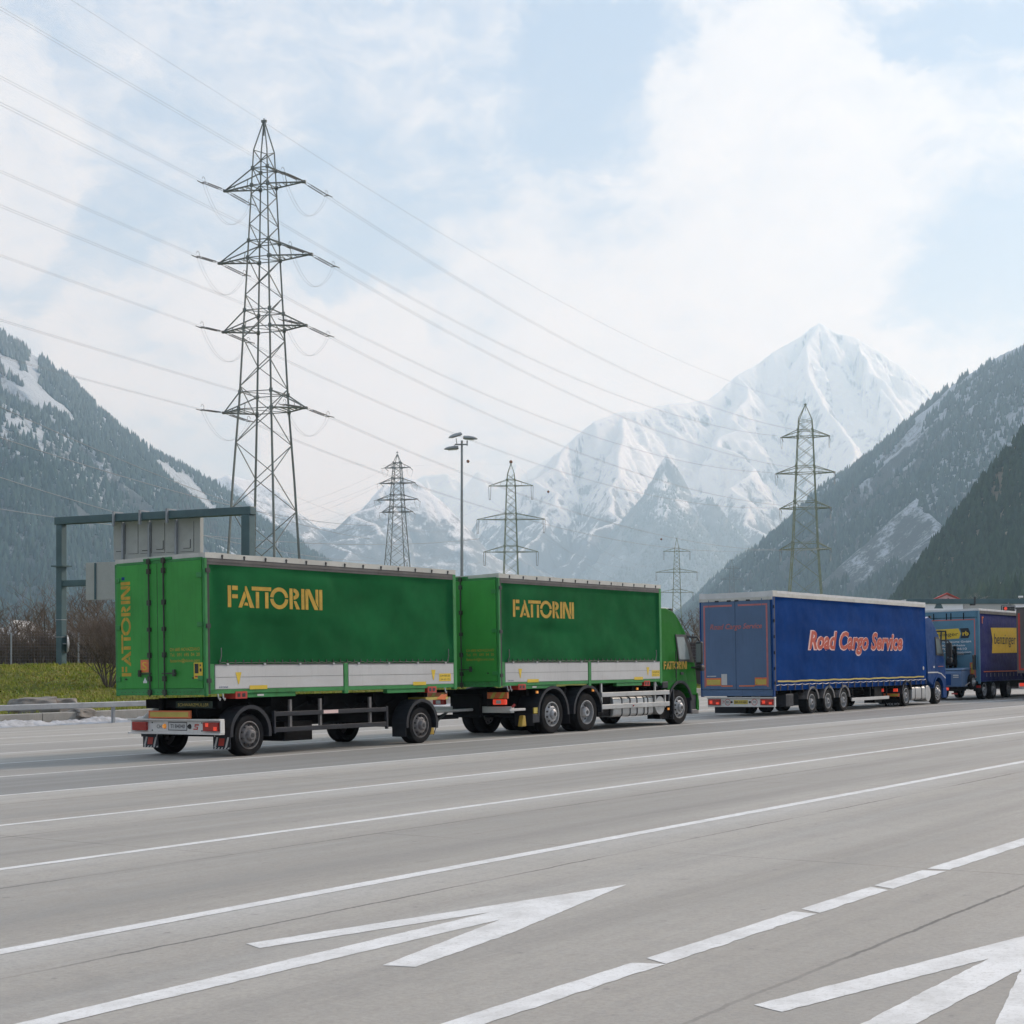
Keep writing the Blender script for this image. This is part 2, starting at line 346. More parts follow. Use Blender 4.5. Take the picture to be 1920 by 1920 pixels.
# arrow of the lane: read off the ground plane, then repeated one lane nearer
A = [(2350, 758), (925, 980), (975, 997), (1840, 862), (65, 1280), (225, 1280), (1880, 889), (1435, 1062), (1560, 1068), (1920, 940)]
A = [g2r(x/2, 1280+y/2) for x, y in A]
sx = A[4][0]
A[4] = (sx-.1, A[4][1]); A[5] = (A[5][0], A[5][1])
A2 = A[:5]+[(A[4][0]-1.2, A[4][1]), (A[4][0]-1.2, A[5][1])]+A[5:]
def rag(poly, step=.06, amp=.0035):
    o = []
    for (x0, y0), (x1, y1) in zip(poly, poly[1:]+poly[:1]):
        ln = math.hypot(x1-x0, y1-y0); n = max(1, int(ln/step))
        for i in range(n):
            t = i/n; a = rnd.uniform(-amp, amp)*(2.4 if rnd.random() < .12 else 1)*(i > 0); o.append((x0+(x1-x0)*t-(y1-y0)/ln*a, y0+(y1-y0)*t+(x1-x0)/ln*a))
    return o
def arrow(dx, dy):
    A3 = rag(A2); mb = MB(); mb.add([(x+dx, y+dy, .0025) for x, y in A3], [tuple(range(len(A3)))]); return mb.build('road_arrow', RP, road, rec=False)
arrow(0, 0)
tip2 = g2r(960+910/2, 1280+1210/2); arrow(tip2[0]-A[1][0], tip2[1]-A[1][1])

# ------------------------------------------------------------------ valley floor
m, nt, b, v = newmat('valley_floor'); VF = m
n1 = NOISE(nt, v, .004, 8, .7); n2 = NOISE(nt, v, .06, 6, .7)
c = MIX(nt, RANGE(nt, n1, .4, .6), (.07, .085, .035), (.30, .31, .31)); c = MIX(nt, RANGE(nt, n2, .45, .7, 0, .6), c, (.09, .075, .05))
L(nt, c, b.inputs['Base Color']); b.inputs['Roughness'].default_value = .9
g = MB(); xs = np.linspace(-11000, 11000, 31); ys = np.linspace(-1200, 17000, 23)
g.add([(x, y, -2.2) for y in ys for x in xs], [(j*31+i, j*31+i+1, (j+1)*31+i+1, (j+1)*31+i) for j in range(22) for i in range(30)])
tag(g.build('ground', VF), kind='structure')

# ------------------------------------------------------------------ grass bank behind the kerb wall
def sst(t): t = min(1, max(0, t)); return t*t*(3-2*t)
def bank(s, d):
    z = -.04+1.45*sst((d-42.6)/15.5)-3.6*sst((d-84)/45)
    u = .05*math.sin(s*.7+d*.3)*math.sin(d*.9-s*.2)+.07*math.sin(s*.23+1.3)*math.sin(d*.21)
    return z+u*sst((d-42.6)/3)
m, nt, b, v = newmat('grass_turf'); TURF = m
n1 = NOISE(nt, v, .35, 6, .65); n2 = NOISE(nt, v, 2.2, 6, .7); n3 = NOISE(nt, v, 14, 5, .8)
c = MIX(nt, RANGE(nt, n1, .35, .65), (.10, .15, .018), (.20, .205, .04)); c = MIX(nt, RANGE(nt, n2, .42, .7, 0, .75), c, (.24, .19, .07))
c = MIX(nt, RANGE(nt, n3, .45, .75, 0, .8), c, (.04, .06, .012))
L(nt, c, b.inputs['Base Color']); b.inputs['Roughness'].default_value = .95; b.inputs['Specular IOR Level'].default_value = .1
bp = N(nt, 'ShaderNodeBump'); bp.inputs['Strength'].default_value = .9; bp.inputs['Distance'].default_value = .12
L(nt, n3, bp.inputs['Height']); L(nt, bp.outputs[0], b.inputs['Normal'])
g = MB(); ss = np.concatenate([np.linspace(-80, 20, 20), np.linspace(21, 75, 90), np.linspace(78, 420, 60)]); ds = np.concatenate([np.linspace(42.45, 62, 50), np.linspace(63, 135, 30)])
ns = len(ss); g.add([rw(s, d, bank(s, d)) for d in ds for s in ss], [(j*ns+i, j*ns+i+1, (j+1)*ns+i+1, (j+1)*ns+i) for j in range(len(ds)-1) for i in range(ns-1)])
bk = g.build('grass_bank', TURF, smooth=True, rec=False); tag(bk, kind='structure')
# blades
m, nt, b, v = newmat('grass_blade')
oi = NOISE(nt, v, .5, 5, .7); o2 = NOISE(nt, v, 3.0, 4, .8)
c = MIX(nt, RANGE(nt, oi, .38, .62), (.17, .235, .022), (.33, .34, .05)); c = MIX(nt, RANGE(nt, o2, .44, .64), c, (.36, .29, .11))
L(nt, c, b.inputs['Base Color']); b.inputs['Roughness'].default_value = .8; b.inputs['Specular IOR Level'].default_value = .1
rs = np.random.RandomState(5); vs = []; fs = []
for i in range(30000):
    s = rs.uniform(26, 64); d = 42.5+17.5*rs.uniform(0, 1)**.9
    if i > 26000: s = rs.uniform(80, 110)
    p = rw(s, d, bank(s, d)-.01); hh = rs.uniform(.05, .13)*(1.7 if rs.rand() < .12 else 1)
    for k in range(3):
        a = rs.uniform(0, 6.28); wd = rs.uniform(.012, .03); ln = rs.uniform(.02, .10); q = p+Vector((rs.uniform(-.05, .05), rs.uniform(-.05, .05), 0))
        bse = len(vs); vs += [(q.x-wd*math.sin(a), q.y+wd*math.cos(a), q.z), (q.x+wd*math.sin(a), q.y-wd*math.cos(a), q.z), (q.x+ln*math.cos(a), q.y+ln*math.sin(a), q.z+hh)]
        fs.append((bse, bse+1, bse+2))
g = MB(); g.v = vs; g.f = fs
tag(g.build('grass', m, rec=False), 'short winter grass, green mixed with straw, covering the bank', 'grass', kind='stuff')

# ---- kerb wall
CW = paint('kerb_concrete', (.30, .29, .265), .85, var=.15, dirt=.5, dcol=(.13, .125, .11), streak=True, bump=.3)
g = MB()
for i in range(40):
    s0 = -40+i*6.0; g.box(s0+.01, s0+5.99, 42.0, 42.42, -1.2, -.0-.004*(i % 3))
wl = MB(); wl.f = g.f; wl.v = [tuple(rw(*v)) for v in g.v]
w_ = wl.build('retaining_wall', CW, bevel=.02); tag(w_, 'low weathered concrete kerb wall holding the grass bank', 'wall')
# ---- ploughed snow along the wall
m, nt, b, v = newmat('old_snow'); SNOW = m
n1 = NOISE(nt, v, 3, 6, .7); c = MIX(nt, RANGE(nt, n1, .4, .75), (.50, .51, .53), (.27, .265, .26)); L(nt, c, b.inputs['Base Color']); b.inputs['Roughness'].default_value = .8
bp = N(nt, 'ShaderNodeBump'); bp.inputs['Strength'].default_value = .8; bp.inputs['Distance'].default_value = .05; L(nt, NOISE(nt, v, 9, 6, .8), bp.inputs['Height']); L(nt, bp.outputs[0], b.inputs['Normal'])
from mathutils import noise as MN
g = MB(); nn = 520; nj = 9; vs = []
for i in range(nn):
    s = 22+i*.075
    hgt = max(.0, .15+.14*MN.noise(Vector((s*.6, 0, 3)))+.10*MN.noise(Vector((s*2.2, 5, 1))))*(1 if s < 58 else max(0, 1-(s-58)/3))
    wd = .75+.25*MN.noise(Vector((s*.5, 9, 0)))
    for j in range(nj):
        t = j/(nj-1); d = 41.98-wd*(1-t); z = hgt*math.sin(min(1, t*1.25)*math.pi/2)*(1+.5*MN.noise(Vector((s*5, d*9, 0))))+.03*MN.noise(Vector((s*12, d*14, 7)))
        vs.append(rw(s, d, -TILT*(d-D0)-.01+max(0, z if j else 0)))
g.add(vs, [(i*nj+j, (i+1)*nj+j, (i+1)*nj+j+1, i*nj+j+1) for i in range(nn-1) for j in range(nj-1)])
tag(g.build('snow_heap', SNOW, smooth=True, rec=False), 'lumpy ridge of dirty ploughed snow along the foot of the kerb wall', 'snow', kind='stuff')

# ---- guard rail
gr = empty('guard_rail', rw(20, 41.05, -.38)); tag(gr, 'low galvanised box-beam guard rail on short posts in front of the kerb wall', 'guard rail')
def onrail(mb): mb.v = [tuple(rw(v[0], v[1], v[2])-gr.location) for v in mb.v]; return mb
onrail(MB().box(10, 56.5, 40.95, 41.03, .165, .35)).build('beam', STEEL, gr, bevel=.02)
for s in (16, 21.8, 28.0, 34.2-.0, 40.6, 46.8, 53):
    onrail(MB().box(s-.05, s+.05, 41.04, 41.14, -.40, .28).box(s-.13, s+.13, 41.0, 41.2, -.402, -.37)).build('post', STEEL, gr, bevel=.008)
# ---- boulders
ROCK = paint('boulder', (.20, .185, .165), .9, var=.3, dirt=.7, dcol=(.22, .11, .06), scale=2.5, bump=.6, bscale=14)
def boulder(px, py, Y, sx, sy, sz, seed, lab):
    p = at(px, py, Y); bm = bmesh.new(); bmesh.ops.create_icosphere(bm, subdivisions=4, radius=1)
    for v in bm.verts:
        q = v.co.copy(); k = 1+.35*MN.noise(q*1.1+Vector((seed, 0, 0)))+.12*MN.noise(q*3+Vector((0, seed, 0)))
        q = Vector((max(-.75, min(.75, q.x)), max(-.75, min(.75, q.y)), max(-.7, min(.62, q.z))))*k
        v.co = Vector((q.x*sx, q.y*sy, q.z*sz))
    me = bpy.data.meshes.new('boulder'); bm.to_mesh(me); bm.free(); me.materials.append(ROCK); me.polygons.foreach_set('use_smooth', [True]*len(me.polygons))
    o = bpy.data.objects.new('boulder', me); COL.objects.link(o); o.location = p; o.rotation_euler = (0, 0, .4+seed*.1); tag(o, lab, 'boulder', 'boulders at the foot of the grass bank'); me.set_sharp_from_angle(angle=R(35)); return o
boulder(62, 1323, 51.5, .95, .55, .42, 1.3, 'long flat-topped boulder with a rusty brown face below the bank')
boulder(112, 1326, 52.2, .68, .5, .45, 4.2, 'grey boulder right beside the long rusty one, behind the guard rail post')
boulder(150, 1336, 52.0, .55, .4, .22, 7.7, 'smallest low wedge of rock to the right of the guard rail post')

# ------------------------------------------------------------------ sign gantry
gp = at(115, 1250, 70.5); gp.z = 1.2; ga = empty('sign_gantry', gp, math.atan2(-5, 9.55))
tag(ga, 'dark teal steel portal gantry standing on the grass bank', 'gantry')
zt = HC+258/FP*70.5-1.2; LG = 10.75
MB().box(-.17, .17, -.17, .17, -.3, zt-.34).build('post', TEAL, ga, bevel=.02)
MB().box(LG-.22, LG+.22, -.2, .2, -1.5, zt-.34).build('post', TEAL, ga, bevel=.02)
MB().box(-.24, LG+.28, -.21, .21, zt-.34, zt).build('beam', TEAL, ga, bevel=.02)
MB().box(.17, 3.6, -.12, .12, zt-3.22, zt-2.93).build('arm', TEAL, ga, bevel=.02)
MB().box(-.36, .36, -.3, .3, zt-2.30, zt-2.24).build('flange', TEAL, ga)
for z in (1.55, 2.35): MB().box(-.185, .185, -.185, .185, z, z+.03).build('band', STEEL, ga)
gm = ga.matrix_basis
def gl_(x, y, z): return Matrix.Translation(ga.location) @ Matrix.Rotation(ga.rotation_euler.z, 4, 'Z') @ Vector((x, y, z))
sb = empty('sign_board', gl_(5.3, .3, 0), ga.rotation_euler.z); sb.location.z = ga.location.z; tag(sb, 'wide cream-grey back of an overhead sign hanging from the gantry', 'sign')
MB().box(-2.46, 2.55, .05, .30, zt-2.05, zt-.30).build('panel', SIGNB, sb, bevel=.02)
g = MB()
for x in (-1.75, -.22, -1.0, .55, 1.30, 2.2): g.box(x, x+.012, .035, .049, zt-1.80, zt-.45)
for x0, x1 in ((-1.6, -1.02), (-.85, -.25), (-.1, .53), (.65, 1.28), (1.45, 2.2)): g.box(x0, x1, .035, .049, zt-1.80, zt-1.788)
for x0 in (.08, 1.62): g.box(x0, x0+.4, .03, .049, zt-1.65, zt-1.63); g.box(x0+.38, x0+.4, .03, .049, zt-1.65, zt-1.25)
for x0 in (-2.28, -.75): g.box(x0, x0+.33, .03, .049, zt-1.68, zt-1.655)
g.build('hatch_outline', PLASTIC, sb)
for x in (-1.87, -.33, 1.22):
    h = MB().box(x, x+.10, -.10, .04, zt-2.35, zt-.36).build('hanger', STEEL, sb, bevel=.01)
    MB().box(x-.06, x+.03, -.62, -.15-.37, zt-.55, zt+.10).box(x-.06, x+.03, -.62, .02, zt+.04, zt+.10).build('clamp', STEEL, h)
    MB().box(x+.1, x+.35, -.05, .0, zt-2.20, zt-2.12).build('bracket', STEEL, h)
s2 = empty('sign_board', gl_(2.75, -.25, 0), ga.rotation_euler.z); s2.location.z = ga.location.z; tag(s2, 'small square grey sign back fixed to the lower gantry arm', 'sign')
MB().box(-.98, 1.0, -.04, .0, zt-3.88, zt-2.17).build('panel', SIGNB, s2, bevel=.01)
MB().box(-.42, -.34, -.1, -.04, zt-3.86, zt-2.2).build('stiffener', TEAL, s2)
s3 = empty('traffic_mirror', gl_(.22, .0, 0), 0.32); s3.location.z = ga.location.z; tag(s3, 'pale round mirror fixed on the left gantry post, seen edge on', 'mirror')
MB().lathe([(.001, .11), (.2, .09), (.36, .05), (.42, 0), (.40, -.02), (.0, -.02)], (.1, .0, 1.25), 'x', 24).build('dish', STEEL, s3, smooth=True)
MB().tube((-.1, .0, 1.25), (.1, .0, 1.25), .03).build('bracket', STEEL, s3)

# ------------------------------------------------------------------ wire fence, noise wall
fe = empty('wire_fence', at(21, 1250, 74)); fe.location.z = 1.3; tag(fe, 'thin wire mesh fence on galvanised posts along the crest of the bank', 'fence')
for i in range(-2, 22):
    x = i*3.28; MB().tube((x, 0, -.2), (x, 0, 1.72), .04, 8).build('post', STEEL, fe)
g = MB()
for k in range(11): g.box(-8, 69, .045, .049, .08+k*.16, .084+k*.16)
for i in range(-60, 500): g.box(i*.14, i*.14+.0025, .05, .053, .08, 1.68)
g.build('mesh', STEEL, fe)
NW = paint('noise_wall_brown', (.045, .03, .027), .9, var=.3, dirt=.4, streak=True)
g = MB(); p0 = at(-60, 1228, 95)
for i in range(40): g.box(p0.x+i*3, p0.x+i*3+2.92, 95, 95.15, -.5, 2.70)
tag(g.build('noise_barrier', NW), 'dark brown timber noise barrier behind the wire fence', 'wall')
# ================================================================== mountains: height fields around ridge lines, at their real distances
def vnoise(x, y, seed):
    rs = np.random.RandomState(seed); T = rs.rand(512, 512)
    xi = np.floor(x).astype(int); yi = np.floor(y).astype(int); fx = x-xi; fy = y-yi
    fx = fx*fx*fx*(fx*(fx*6-15)+10); fy = fy*fy*fy*(fy*(fy*6-15)+10)
    g = lambda a, b2: T[a & 511, b2 & 511]
    return (g(xi, yi)*(1-fx)+g(xi+1, yi)*fx)*(1-fy)+(g(xi, yi+1)*(1-fx)+g(xi+1, yi+1)*fx)*fy
def fbm(x, y, seed, o=5, ridged=False):
    s = 0; a = 1; t = 0
    for k in range(o):
        n = vnoise(x, y, seed+k); n = 1-abs(2*n-1) if ridged else n
        s = s+n*a; t += a; a *= .5; x = x*2.03+17.3; y = y*2.03+9.1
    return s/t
HILLS = {}
def hill(name, ridges, xr, yr, nx, ny, mat, seed, rough=.12, gully=60, small=8, base=-2.4):
    gx, gy = np.meshgrid(np.linspace(*xr, nx), np.linspace(*yr, ny))
    H = np.full(gx.shape, -9999.0); Dm = np.full(gx.shape, 1e9); Tm = np.zeros(gx.shape)
    wx = gx+60*(fbm(gx/420, gy/420, seed+40, 3)-.5); wy = gy+60*(fbm(gx/420, gy/420, seed+50, 3)-.5)
    for slope, pts in ridges:
        W = [at(*p) for p in pts]; run = 0
        if (slope, pts) is not ridges[0] and pts is not ridges[0][1] and len(pts) < 7:
            jr = random.Random(int(pts[0][0]+pts[-1][0])); Q = [W[0]]           # side spurs wander on their way down
            for a, b2 in zip(W, W[1:]):
                d = b2-a; n_ = Vector((-d.y, d.x, 0))
                for k in range(1, 5): t = k/4; Q.append(a.lerp(b2, t)+n_*(jr.gauss(0, .10) if k < 4 else 0)+Vector((0, 0, jr.uniform(-.05, .02)*abs(d.z) if k < 4 else 0)))
            W = Q
        for a, b2 in zip(W, W[1:]):
            dx, dy = b2.x-a.x, b2.y-a.y; l2 = dx*dx+dy*dy
            t = np.clip(((wx-a.x)*dx+(wy-a.y)*dy)/l2, 0, 1)
            dist = np.hypot(wx-a.x-t*dx, wy-a.y-t*dy)
            hh = a.z+(b2.z-a.z)*t-slope*dist
            up = hh > H; H = np.where(up, hh, H); Dm = np.where(up, dist, Dm); Tm = np.where(up, run+t*math.sqrt(l2), Tm)
            run += math.sqrt(l2)
    amp = np.clip(Dm/350, .04, 1)
    H = H-gully*amp*(.95-fbm(Tm/170+Dm/900, Dm/900, seed, 5, True))*2
    H = H-gully*.9*amp*(.9-fbm(gx/380, gy/380, seed+9, 6, True))
    H = H-gully*.6*amp*(.9-fbm(Tm/60+Dm/1500, Dm/700, seed+5, 4, True))
    if name == 'snow_mountain': H = H-38*np.clip(Dm/120, .05, 1)*(.9-fbm(Tm/26+Dm/2200, Dm/420, seed+13, 3, True))
    H = H+small*(fbm(gx/45, gy/45, seed+20, 4)-.5)*np.clip(Dm/80, .12, 1)*2
    H = np.maximum(H, base)
    vs = np.stack([gx, gy, H], -1).reshape(-1, 3)
    idx = np.arange(nx*ny).reshape(ny, nx); q = np.stack([idx[:-1, :-1], idx[:-1, 1:], idx[1:, 1:], idx[1:, :-1]], -1).reshape(-1, 4)
    keep = (vs[q, 2].max(1) > base+.01); q = q[keep]
    used = np.unique(q); remap = -np.ones(len(vs), int); remap[used] = np.arange(len(used)); vs = vs[used]; q = remap[q]
    me = bpy.data.meshes.new(name); me.vertices.add(len(vs)); me.vertices.foreach_set('co', vs.astype('f').ravel())
    me.loops.add(q.size); me.loops.foreach_set('vertex_index', q.ravel().astype('i')); me.polygons.add(len(q))
    me.polygons.foreach_set('loop_start', np.arange(0, q.size, 4, dtype='i')); me.polygons.foreach_set('use_smooth', np.ones(len(q), bool))
    me.update(); me.validate(); me.materials.append(mat); o = bpy.data.objects.new(name, me); COL.objects.link(o); tag(o, kind='structure')
    HILLS[name] = (xr, yr, nx, ny, H); return o
def sample(name, x, y):
    xr, yr, nx, ny, H = HILLS[name]; u = (x-xr[0])/(xr[1]-xr[0])*(nx-1); v = (y-yr[0])/(yr[1]-yr[0])*(ny-1)
    ok = (u > 1) & (u < nx-3) & (v > 1) & (v < ny-3); ui = np.clip(u.astype(int), 0, nx-2); vi = np.clip(v.astype(int), 0, ny-2); fu = u-ui; fv = v-vi
    z = (H[vi, ui]*(1-fu)+H[vi, ui+1]*fu)*(1-fv)+(H[vi+1, ui]*(1-fu)+H[vi+1, ui+1]*fu)*fv
    du = (H[vi, ui+1]-H[vi, ui])/((xr[1]-xr[0])/(nx-1)); dv = (H[vi+1, ui]-H[vi, ui])/((yr[1]-yr[0])/(ny-1))
    return z, du, dv, ok
def hillmat(name, snow_lo, snow_hi, forest=None, rock=(.16, .16, .165), snowc=(.76, .78, .82), streakx=.004, treec=(.05, .075, .07), cover=.5, fz=None, aniso=(1, 1, .35), sc2=.012):
    m, nt, b, v = newmat(name); geo = N(nt, 'ShaderNodeNewGeometry'); sn = N(nt, 'ShaderNodeSeparateXYZ'); L(nt, geo.outputs['Normal'], sn.inputs[0])
    sp = N(nt, 'ShaderNodeSeparateXYZ'); L(nt, v, sp.inputs[0]); Z = sp.outputs[2]
    va = SCALEV(nt, v, aniso)
    n1 = NOISE(nt, va, sc2, 8, .68, .4); n2 = NOISE(nt, va, sc2*5, 6, .7); n0 = NOISE(nt, v, .0016, 5, .6)
    s = MATH(nt, 'ADD', MATH(nt, 'MULTIPLY', n1, .6), MATH(nt, 'MULTIPLY', n2, .4))
    k = MATH(nt, 'ADD', s, MATH(nt, 'MULTIPLY', MATH(nt, 'SUBTRACT', sn.outputs[2], .72), .45))
    k = MATH(nt, 'ADD', k, RANGE(nt, Z, snow_lo, snow_hi, -.12, .16))
    k = MATH(nt, 'ADD', k, MATH(nt, 'MULTIPLY', MATH(nt, 'SUBTRACT', n0, .5), .35))
    c = MIX(nt, RANGE(nt, k, .42, .56), rock, snowc)
    if fz:
        f = MATH(nt, 'ADD', RANGE(nt, Z, fz[0], fz[1], 1, 0), MATH(nt, 'MULTIPLY', MATH(nt, 'SUBTRACT', n0, .5), 1.6))
        f = MATH(nt, 'ADD', f, MATH(nt, 'MULTIPLY', MATH(nt, 'SUBTRACT', n1, .5), .9))
        spk = RANGE(nt, NOISE(nt, v, .05, 3, .7), .35, .65, .35, 1.0)
        c = MIX(nt, MATH(nt, 'MULTIPLY', RANGE(nt, f, .42, .66, 0, cover), spk), c, treec)
    L(nt, c, b.inputs['Base Color']); b.inputs['Roughness'].default_value = .9; b.inputs['Specular IOR Level'].default_value = .1
    bp = N(nt, 'ShaderNodeBump'); bp.inputs['Strength'].default_value = .7; bp.inputs['Distance'].default_value = 14
    L(nt, s, bp.inputs['Height']); L(nt, bp.outputs[0], b.inputs['Normal'])
    return m
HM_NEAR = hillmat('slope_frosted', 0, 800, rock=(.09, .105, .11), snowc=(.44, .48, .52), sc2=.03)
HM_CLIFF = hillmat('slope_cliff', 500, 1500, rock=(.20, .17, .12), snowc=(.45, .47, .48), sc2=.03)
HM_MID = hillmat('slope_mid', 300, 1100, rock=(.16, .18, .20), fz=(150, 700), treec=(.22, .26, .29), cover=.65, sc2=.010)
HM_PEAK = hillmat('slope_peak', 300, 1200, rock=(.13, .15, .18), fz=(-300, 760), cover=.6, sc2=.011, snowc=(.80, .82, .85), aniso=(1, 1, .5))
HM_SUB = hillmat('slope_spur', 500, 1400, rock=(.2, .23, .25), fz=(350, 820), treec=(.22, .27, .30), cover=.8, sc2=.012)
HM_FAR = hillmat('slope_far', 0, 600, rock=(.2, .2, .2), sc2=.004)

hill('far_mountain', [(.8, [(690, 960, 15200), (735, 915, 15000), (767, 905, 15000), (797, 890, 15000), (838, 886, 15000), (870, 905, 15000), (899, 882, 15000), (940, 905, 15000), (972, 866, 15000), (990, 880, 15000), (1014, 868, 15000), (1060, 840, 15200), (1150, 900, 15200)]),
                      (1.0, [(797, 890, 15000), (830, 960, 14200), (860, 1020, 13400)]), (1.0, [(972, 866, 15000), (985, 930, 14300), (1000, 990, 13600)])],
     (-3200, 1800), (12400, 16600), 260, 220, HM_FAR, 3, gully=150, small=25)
hill('snow_mountain', [(.84, [(860, 1060, 9000), (900, 1010, 9100), (930, 965, 9200), (965, 925, 9300), (1010, 880, 9500), (1040, 848, 9600), (1075, 815, 9700), (1110, 786, 9800), (1140, 778, 9900), (1160, 770, 10000), (1200, 768, 10100), (1240, 757, 10300), (1290, 754, 10500), (1330, 747, 10700), (1380, 705, 11000), (1420, 682, 11200), (1450, 660, 11300), (1500, 629, 11500), (1519, 611, 11600), (1535, 603, 11650), (1548, 611, 11680), (1566, 622, 11700), (1600, 630, 11750), (1640, 654, 11800), (1700, 692, 11900), (1740, 732, 12000), (1800, 790, 12200), (1900, 860, 12400)]),
                       (.95, [(1532, 608, 11600), (1512, 650, 11250), (1518, 700, 10900), (1545, 750, 10500), (1580, 800, 10000), (1600, 850, 9500), (1590, 930, 8700)]),
                       (.9, [(1602, 633, 11750), (1625, 680, 11200), (1660, 740, 10800), (1690, 800, 10300)]),
                       (.8, [(1385, 703, 11000), (1370, 780, 10300), (1390, 850, 9700), (1400, 930, 9000), (1420, 1020, 8400)]),
                       (.8, [(1165, 772, 10000), (1160, 850, 9300), (1150, 930, 8700), (1110, 1010, 8100), (1060, 1100, 7600)]),
                       (.8, [(1060, 828, 9650), (1040, 920, 9000), (1010, 1000, 8500), (960, 1080, 8000)])],
     (-1400, 4300), (7000, 13600), 420, 480, HM_PEAK, 11, gully=150, small=34)
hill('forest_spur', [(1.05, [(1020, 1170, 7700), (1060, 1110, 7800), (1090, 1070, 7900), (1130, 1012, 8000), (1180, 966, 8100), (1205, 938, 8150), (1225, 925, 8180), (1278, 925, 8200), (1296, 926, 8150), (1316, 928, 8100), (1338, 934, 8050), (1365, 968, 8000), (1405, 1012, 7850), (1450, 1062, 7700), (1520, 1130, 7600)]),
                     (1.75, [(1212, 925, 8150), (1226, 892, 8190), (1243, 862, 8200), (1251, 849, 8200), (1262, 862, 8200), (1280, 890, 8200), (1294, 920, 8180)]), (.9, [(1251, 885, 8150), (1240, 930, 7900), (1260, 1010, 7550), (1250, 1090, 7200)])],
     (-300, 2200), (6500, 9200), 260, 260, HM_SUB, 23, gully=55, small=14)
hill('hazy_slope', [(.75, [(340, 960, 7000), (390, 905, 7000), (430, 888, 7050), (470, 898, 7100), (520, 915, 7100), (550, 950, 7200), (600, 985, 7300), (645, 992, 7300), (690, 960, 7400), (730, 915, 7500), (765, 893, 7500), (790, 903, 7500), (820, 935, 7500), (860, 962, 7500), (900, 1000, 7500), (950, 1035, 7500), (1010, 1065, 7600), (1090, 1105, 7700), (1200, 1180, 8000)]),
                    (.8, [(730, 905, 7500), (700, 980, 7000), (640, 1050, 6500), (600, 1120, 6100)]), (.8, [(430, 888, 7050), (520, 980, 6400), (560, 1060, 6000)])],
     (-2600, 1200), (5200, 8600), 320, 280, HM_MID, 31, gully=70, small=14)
hill('left_mountain', [(.82, [(-700, 200, 2900), (-350, 400, 3100), (-150, 530, 3250), (0, 625, 3400), (60, 664, 3480), (110, 694, 3550), (140, 722, 3600), (180, 760, 3680), (225, 800, 3750), (300, 850, 3850), (360, 880, 3950), (420, 910, 4050), (470, 947, 4150), (540, 996, 4300), (610, 1050, 4500), (680, 1112, 4700), (760, 1180, 5000), (830, 1232, 5300)]),
                       (.85, [(60, 664, 3480), (90, 790, 3250), (130, 900, 3000), (160, 1020, 2750)]), (.9, [(300, 850, 3850), (330, 940, 3600), (350, 1020, 3350), (370, 1110, 3100)]),
                       (.9, [(-150, 530, 3250), (-60, 720, 2900), (0, 900, 2500)]), (.9, [(470, 947, 4150), (480, 1030, 3900), (500, 1110, 3650)])],
     (-2900, 250), (1700, 5500), 380, 420, HM_NEAR, 41, gully=42, small=7)
hill('right_mountain', [(.82, [(1160, 1232, 5400), (1200, 1210, 5200), (1240, 1182, 5000), (1290, 1131, 4800), (1320, 1102, 4700), (1370, 1050, 4500), (1420, 1020, 4350), (1450, 998, 4250), (1500, 962, 4100), (1545, 922, 3950), (1590, 886, 3850), (1640, 850, 3700), (1690, 808, 3600), (1740, 763, 3500), (1800, 713, 3400), (1860, 676, 3300), (1920, 648, 3200), (2050, 580, 3000), (2350, 440, 2800)]),
                        (.9, [(1420, 1232, 3000), (1480, 1140, 3000), (1535, 1040, 2960), (1580, 990, 2930), (1640, 942, 2900), (1700, 905, 2880), (1790, 860, 2900), (1880, 790, 3000)]),
                        (.9, [(1590, 886, 3850), (1560, 960, 3600), (1500, 1060, 3400)]), (.9, [(1740, 880, 2880), (1740, 1000, 2500), (1700, 1120, 2150)])],
     (150, 2900), (1500, 5600), 360, 440, HM_NEAR, 53, gully=40, small=7)
hill('cliff_hill', [(1.25, [(1608, 1252, 1700), (1698, 1180, 1500), (1748, 1110, 1400), (1788, 1074, 1350), (1818, 1044, 1320), (1846, 995, 1300), (1861, 956, 1280), (1874, 913, 1260), (1892, 865, 1250), (1912, 813, 1240), (1933, 785, 1230), (2008, 735, 1200), (2258, 640, 1150)]),
                    (1.1, [(1892, 865, 1250), (1868, 1000, 1120), (1858, 1100, 1000)])],
     (180, 1000), (640, 1900), 230, 300, HM_CLIFF, 61, gully=22, small=6)
hill('wood_knoll', [(.9, [(1700, 1232, 860), (1770, 1190, 830), (1830, 1150, 810), (1880, 1135, 800), (1925, 1118, 790), (2000, 1095, 770), (2150, 1080, 740)])],
     (150, 520), (560, 1000), 120, 140, HM_CLIFF, 71, gully=8, small=3)

